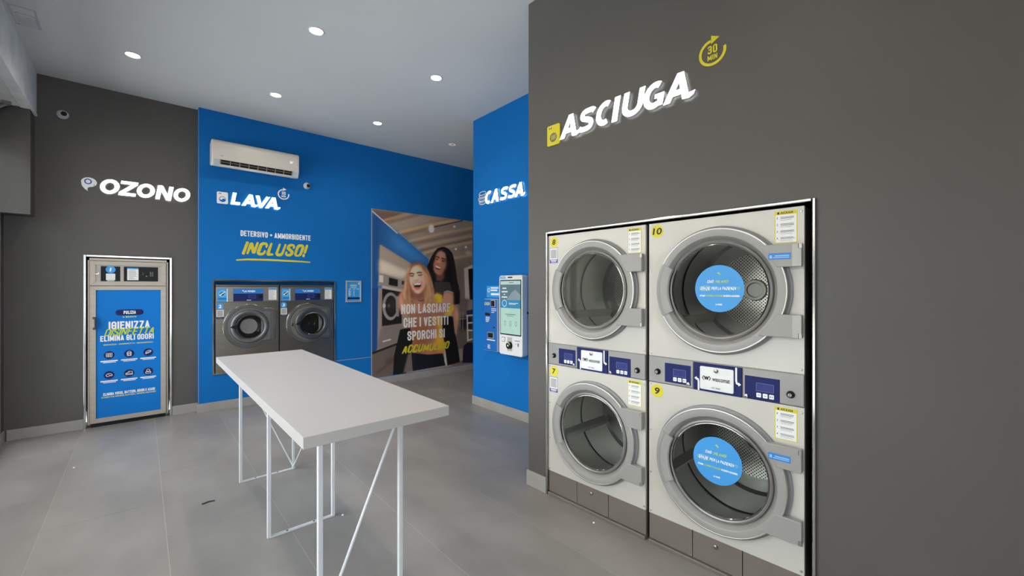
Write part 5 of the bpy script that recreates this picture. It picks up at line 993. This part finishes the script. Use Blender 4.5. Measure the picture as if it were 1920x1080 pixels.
        if disc:
            dx, dz, R = (.415, cz + .010, .126) if up else (.405, cz + .052, .126); y = -.0195
            b = MB(); b.lathe([(R, y + .0008), (R, y), (0, y)], dx, dz, 64); b.build('disc_sticker', DISC, t)
            ds = [c for c in t.children if c.name.split('.')[0] == 'disc_sticker'][-1]; y -= .0006
            LIME = mat('lime_print', (.45, .60, .12), .5)
            for w_, xa, xb, za, zb, m_, br in (('CIAO', -.060, -.026, .030, .046, INKW, 1), ('MILANO!', -.018, .050, .030, .046, LIME, 1), ('GRAZIE', -.096, -.044, -.008, .009, INKW, 1), ('PER LA PAZIENZA', -.038, .086, -.008, .009, INKW, 1),
                    ('STIAMO', -.100, -.072, -.044, -.034, INKW, 0), ("ULTIMANDO L'ATTIVAZIONE", -.068, .020, -.044, -.034, LIME, 0), ('DI QUESTA MACCHINA', .024, .104, -.044, -.034, INKW, 0), ('LA WASH', -.016, .016, -.090, -.081, INKW, 0)):
                b = MB(); caps(b, w_, dx + xa, dx + xb, dz + za, dz + zb, y, *((.18, .42, .10, .2, 0, True) if br else (.22, .34, .1))); b.build('lettering', m_, ds)
            hx, hz = dx + .098, dz + .001; b = MB(); ribbon(b, [(hx, hz - .008), (hx - .008, hz + .002), (hx - .004, hz + .007), (hx, hz + .003), (hx + .004, hz + .007), (hx + .008, hz + .002), (hx, hz - .008)], .0016, y); b.build('heart_outline', LIME, ds)
            b = MB(); ribbon(b, [(dx - .070 + .034 * math.cos(a), dz + .001 + .013 * math.sin(a)) for a in [2 * PI * k / 28 for k in range(29)]], .002, y); b.build('ring_mark', LIME, ds)
            b = MB(); b.flat([(dx - .008, dz + .078), (dx + .002, dz + .079), (dx + .009, dz + .076), (dx + .003, dz + .070), (dx + .002, dz + .077)], y); b.flat([(dx - .010, dz + .082), (dx, dz + .090), (dx + .003, dz + .084), (dx + .001, dz + .078)], y); b.flat([(dx + .001, dz + .078), (dx + .006, dz + .070), (dx + .010, dz + .080), (dx + .004, dz + .082)], y)
            b.build('star_mark', LIME, ds)
            b = MB(); b.prism(rrect(cx + .252, cx + .346, cz + .150, cz + .182, .003), -.0483, -.0474); s = b.build('arm_sticker', mat('sticker_blue', (.03, .20, .55), .45), t)
            b = MB(); b.rect(cx + .280, cx + .340, cz + .166, cz + .171, -.0487); b.rect(cx + .272, cx + .340, cz + .158, cz + .162, -.0487); b.rect(cx + .258, cx + .268, cz + .157, cz + .172, -.0487); b.build('sticker_text', mat('pale_blue_ink', (.30, .52, .75), .5), s)
    # control strip between the two drums
    ZA, ZB = .983, 1.139
    cp = MB().box(.001, W - .001, .002, .03, ZA, ZB).build('control_strip', GREYP, t)
    for q, (a, e) in enumerate(((.002, .270), (.529, W - .002))):
        b = MB(); b.box(a, e, -.004, .004, ZA + .003, ZB - .003); sp = b.build('side_fascia', GREYP, cp, bevel=.002)
    def strip(xa, xb, sx0, sx1, sz0, sz1, bx, bz, kx, kz, ny_):
        pz0, pz1 = (.996, 1.108) if xa < .3 else (.984, 1.100)
        b = MB(); b.rect(xa, xb, pz0, pz1, -.0046); p = b.build('control_panel', NAVY, t)
        b = MB(); b.rect(sx0, sx1, sz0, sz1, -.0052); b.build('display', NAVY2, p); b = MB(); frame_rect(b, sx0 - .001, sx1 + .001, sz0 - .001, sz1 + .001, .0015, -.0056, -.0046); b.build('display_outline', mat('pale_indigo', (.15, .17, .42), .4), p)
        for j, x in enumerate(bx):
            b = MB(); b.prism(rrect(x - .0105, x + .0105, bz - .011, bz + .011, .003), -.0066, -.0046); k = b.build('button', INKW, p); b = MB()
            s_ = (1, -1, 0)[j]
            if s_: ribbon(b, [(x - .006, bz - .003 * s_), (x, bz + .003 * s_), (x + .006, bz - .003 * s_)], .002, -.0070)
            else: b.flat([(x - .007, bz - .004), (x, bz), (x - .007, bz + .004)], -.0070); b.rect(x + .002, x + .0035, bz - .004, bz + .004, -.0070); b.rect(x + .005, x + .0065, bz - .004, bz + .004, -.0070)
            b.build('button_mark', INKK, p)
        MB().lathe([(.010, -.0046), (.010, -.009), (.007, -.010), (0, -.010)], kx, kz, 16).build('key_lock', CHROME, p, smooth=40)
        b = MB(); b.box(kx - .001, kx + .001, -.0106, -.0098, kz - .005, kz + .005); b.build('key_slot', BLACK, p)
    strip(.104, .258, .157, .229, 1.038, 1.077, (.166, .194, .222), 1.019, .244, 1.003, 0)
    strip(.538, .696, .592, .669, 1.029, 1.068, (.603, .632, .660), 1.008, .546, .993, 1)
    for kx, kz in ((.059, 1.049), (.741, 1.036)):
        b = MB(); b.lathe([(.018, -.004), (.017, -.012), (.012, -.022), (.006, -.023), (0, -.023)], kx, kz, 20); s = b.build('push_knob', BLACK, t, smooth=40); b = MB(); b.lathe([(.006, -.0235), (.0075, -.0235)], kx, kz, 16); b.rect(kx - .005, kx + .005, kz - .0008, kz + .0008, -.0236); b.build('knob_mark', INKW, s)
    b = MB(); b.box(.275, .524, -.006, .004, .980, 1.134); mp_ = b.build('center_plate', NAVY, t, bevel=.001)
    b = MB(); b.prism(rrect(.311, .486, .992, 1.118, .008), -.012, -.006); b.build('badge_plate', mat('badge_white', (.74, .74, .72), .35), mp_, bevel=.002)
    b = MB(); text(b, 'wascomat', .378, .468, 1.044, 1.064, -.0128, .018); ribbon(b, [(.334, 1.068), (.326, 1.056), (.334, 1.044)], .004, -.0128); ribbon(b, [(.361, 1.068), (.369, 1.056), (.361, 1.044)], .004, -.0128); caps(b, 'W', .334, .361, 1.046, 1.067, -.0128, .26, .55); text(b, 'D7-3505', .375, .420, 1.003, 1.011, -.0128, .01); b.build('brand_lettering', INKK, mp_)
    MB().lathe([(.011, -.012), (.011, -.018), (.008, -.020), (0, -.020)], .399, 1.101, 20).build('key_lock', CHROME, mp_, smooth=40); b = MB(); b.box(.398, .400, -.0206, -.0198, 1.096, 1.106); b.build('key_slot', BLACK, mp_)
    b = MB(); ribbon(b, [(.302, .982), (.302, 1.030), (.299, 1.042), (.290, 1.046)], .009, -.0064); b.flat([(.279, 1.046), (.292, 1.035), (.292, 1.057)], -.0064); b.build('arrow_mark', INKW, mp_)
    b = MB(); ribbon(b, [(.497, 1.132), (.497, 1.065), (.500, 1.050), (.510, 1.046)], .009, -.0064); b.flat([(.521, 1.046), (.508, 1.057), (.508, 1.035)], -.0064); b.build('arrow_mark', INKW, mp_)
    # base
    for a, e in ((.001, .262), (.266, .522), (.526, W - .001)):
        k = MB().box(a, e, .004, .03, .026, .179).build('base_panel', KICK, t, bevel=.001)
        if .2 < a < .3: MB().lathe([(.011, .004), (.011, -.006), (.007, -.008), (0, -.008)], .392, .142, 16).build('lock', CHROME, k, smooth=40)
    b = MB(); b.box(.001, W - .001, -.010, .03, .0, .022); b.build('kick_strip', KICK, t, bevel=.003)
dryer('far stacked dryer with yellow number discs 8 and 7, nearest the cash wall', -.001, 8, 7, True, False)
dryer('near stacked dryer with number discs 10 and 9 and blue disc stickers on its doors', .817, 10, 9, False, True)
# ------------------------------------------------------------------ bits on the floor
b = MB(); pts = [(-.030, -.020), (-.018, -.012), (-.006, .004), (.006, .016), (.022, .020), (.034, .022)]
for i in range(len(pts) - 1): b.cyl((pts[i][0], pts[i][1], .004), (pts[i + 1][0], pts[i + 1][1], .004), .005, 6)
o = tag(b.build('tape_scrap', RUBBER), 'small black curled scrap lying on the floor left of the table', 'scrap'); o.location = (.36, 3.714, 0); o.rotation_euler = (0, 0, -.6)
for l, x, y in (('tiny white crumb on the floor by the middle table leg', 1.03, 2.905), ('tiny white crumb on the floor before the far dryer', 2.235, 1.711), ('tiny white crumb on the floor before the ozone cabinet', -.434, 5.206)):
    b = MB(); b.lathe([(.0075, 0), (.007, .004), (.003, .006), (0, .0065)], 0, 0, 7); b.v = [(x_, z_, y_) for x_, y_, z_ in b.v]; b.f = [f[::-1] for f in b.f]
    o = tag(b.build('floor_crumb', PAPER, smooth=60), l, 'crumb', 'white crumbs on the floor'); o.location = (x, y, 0)
t = thing('shutter_bracket', 'small chrome bracket under the plaster bulkhead at the left edge', 'bracket', (-1.0, 6.22, 3.28))
b = MB(); b.cyl((-.04, -.05, -.05), (.03, .02, .035), .016, 14); b.build('tube', CHROME, t, smooth=50); b = MB(); b.box(.005, .06, 0, .05, .03, .068); b.build('mount', CHROME, t, bevel=.003)
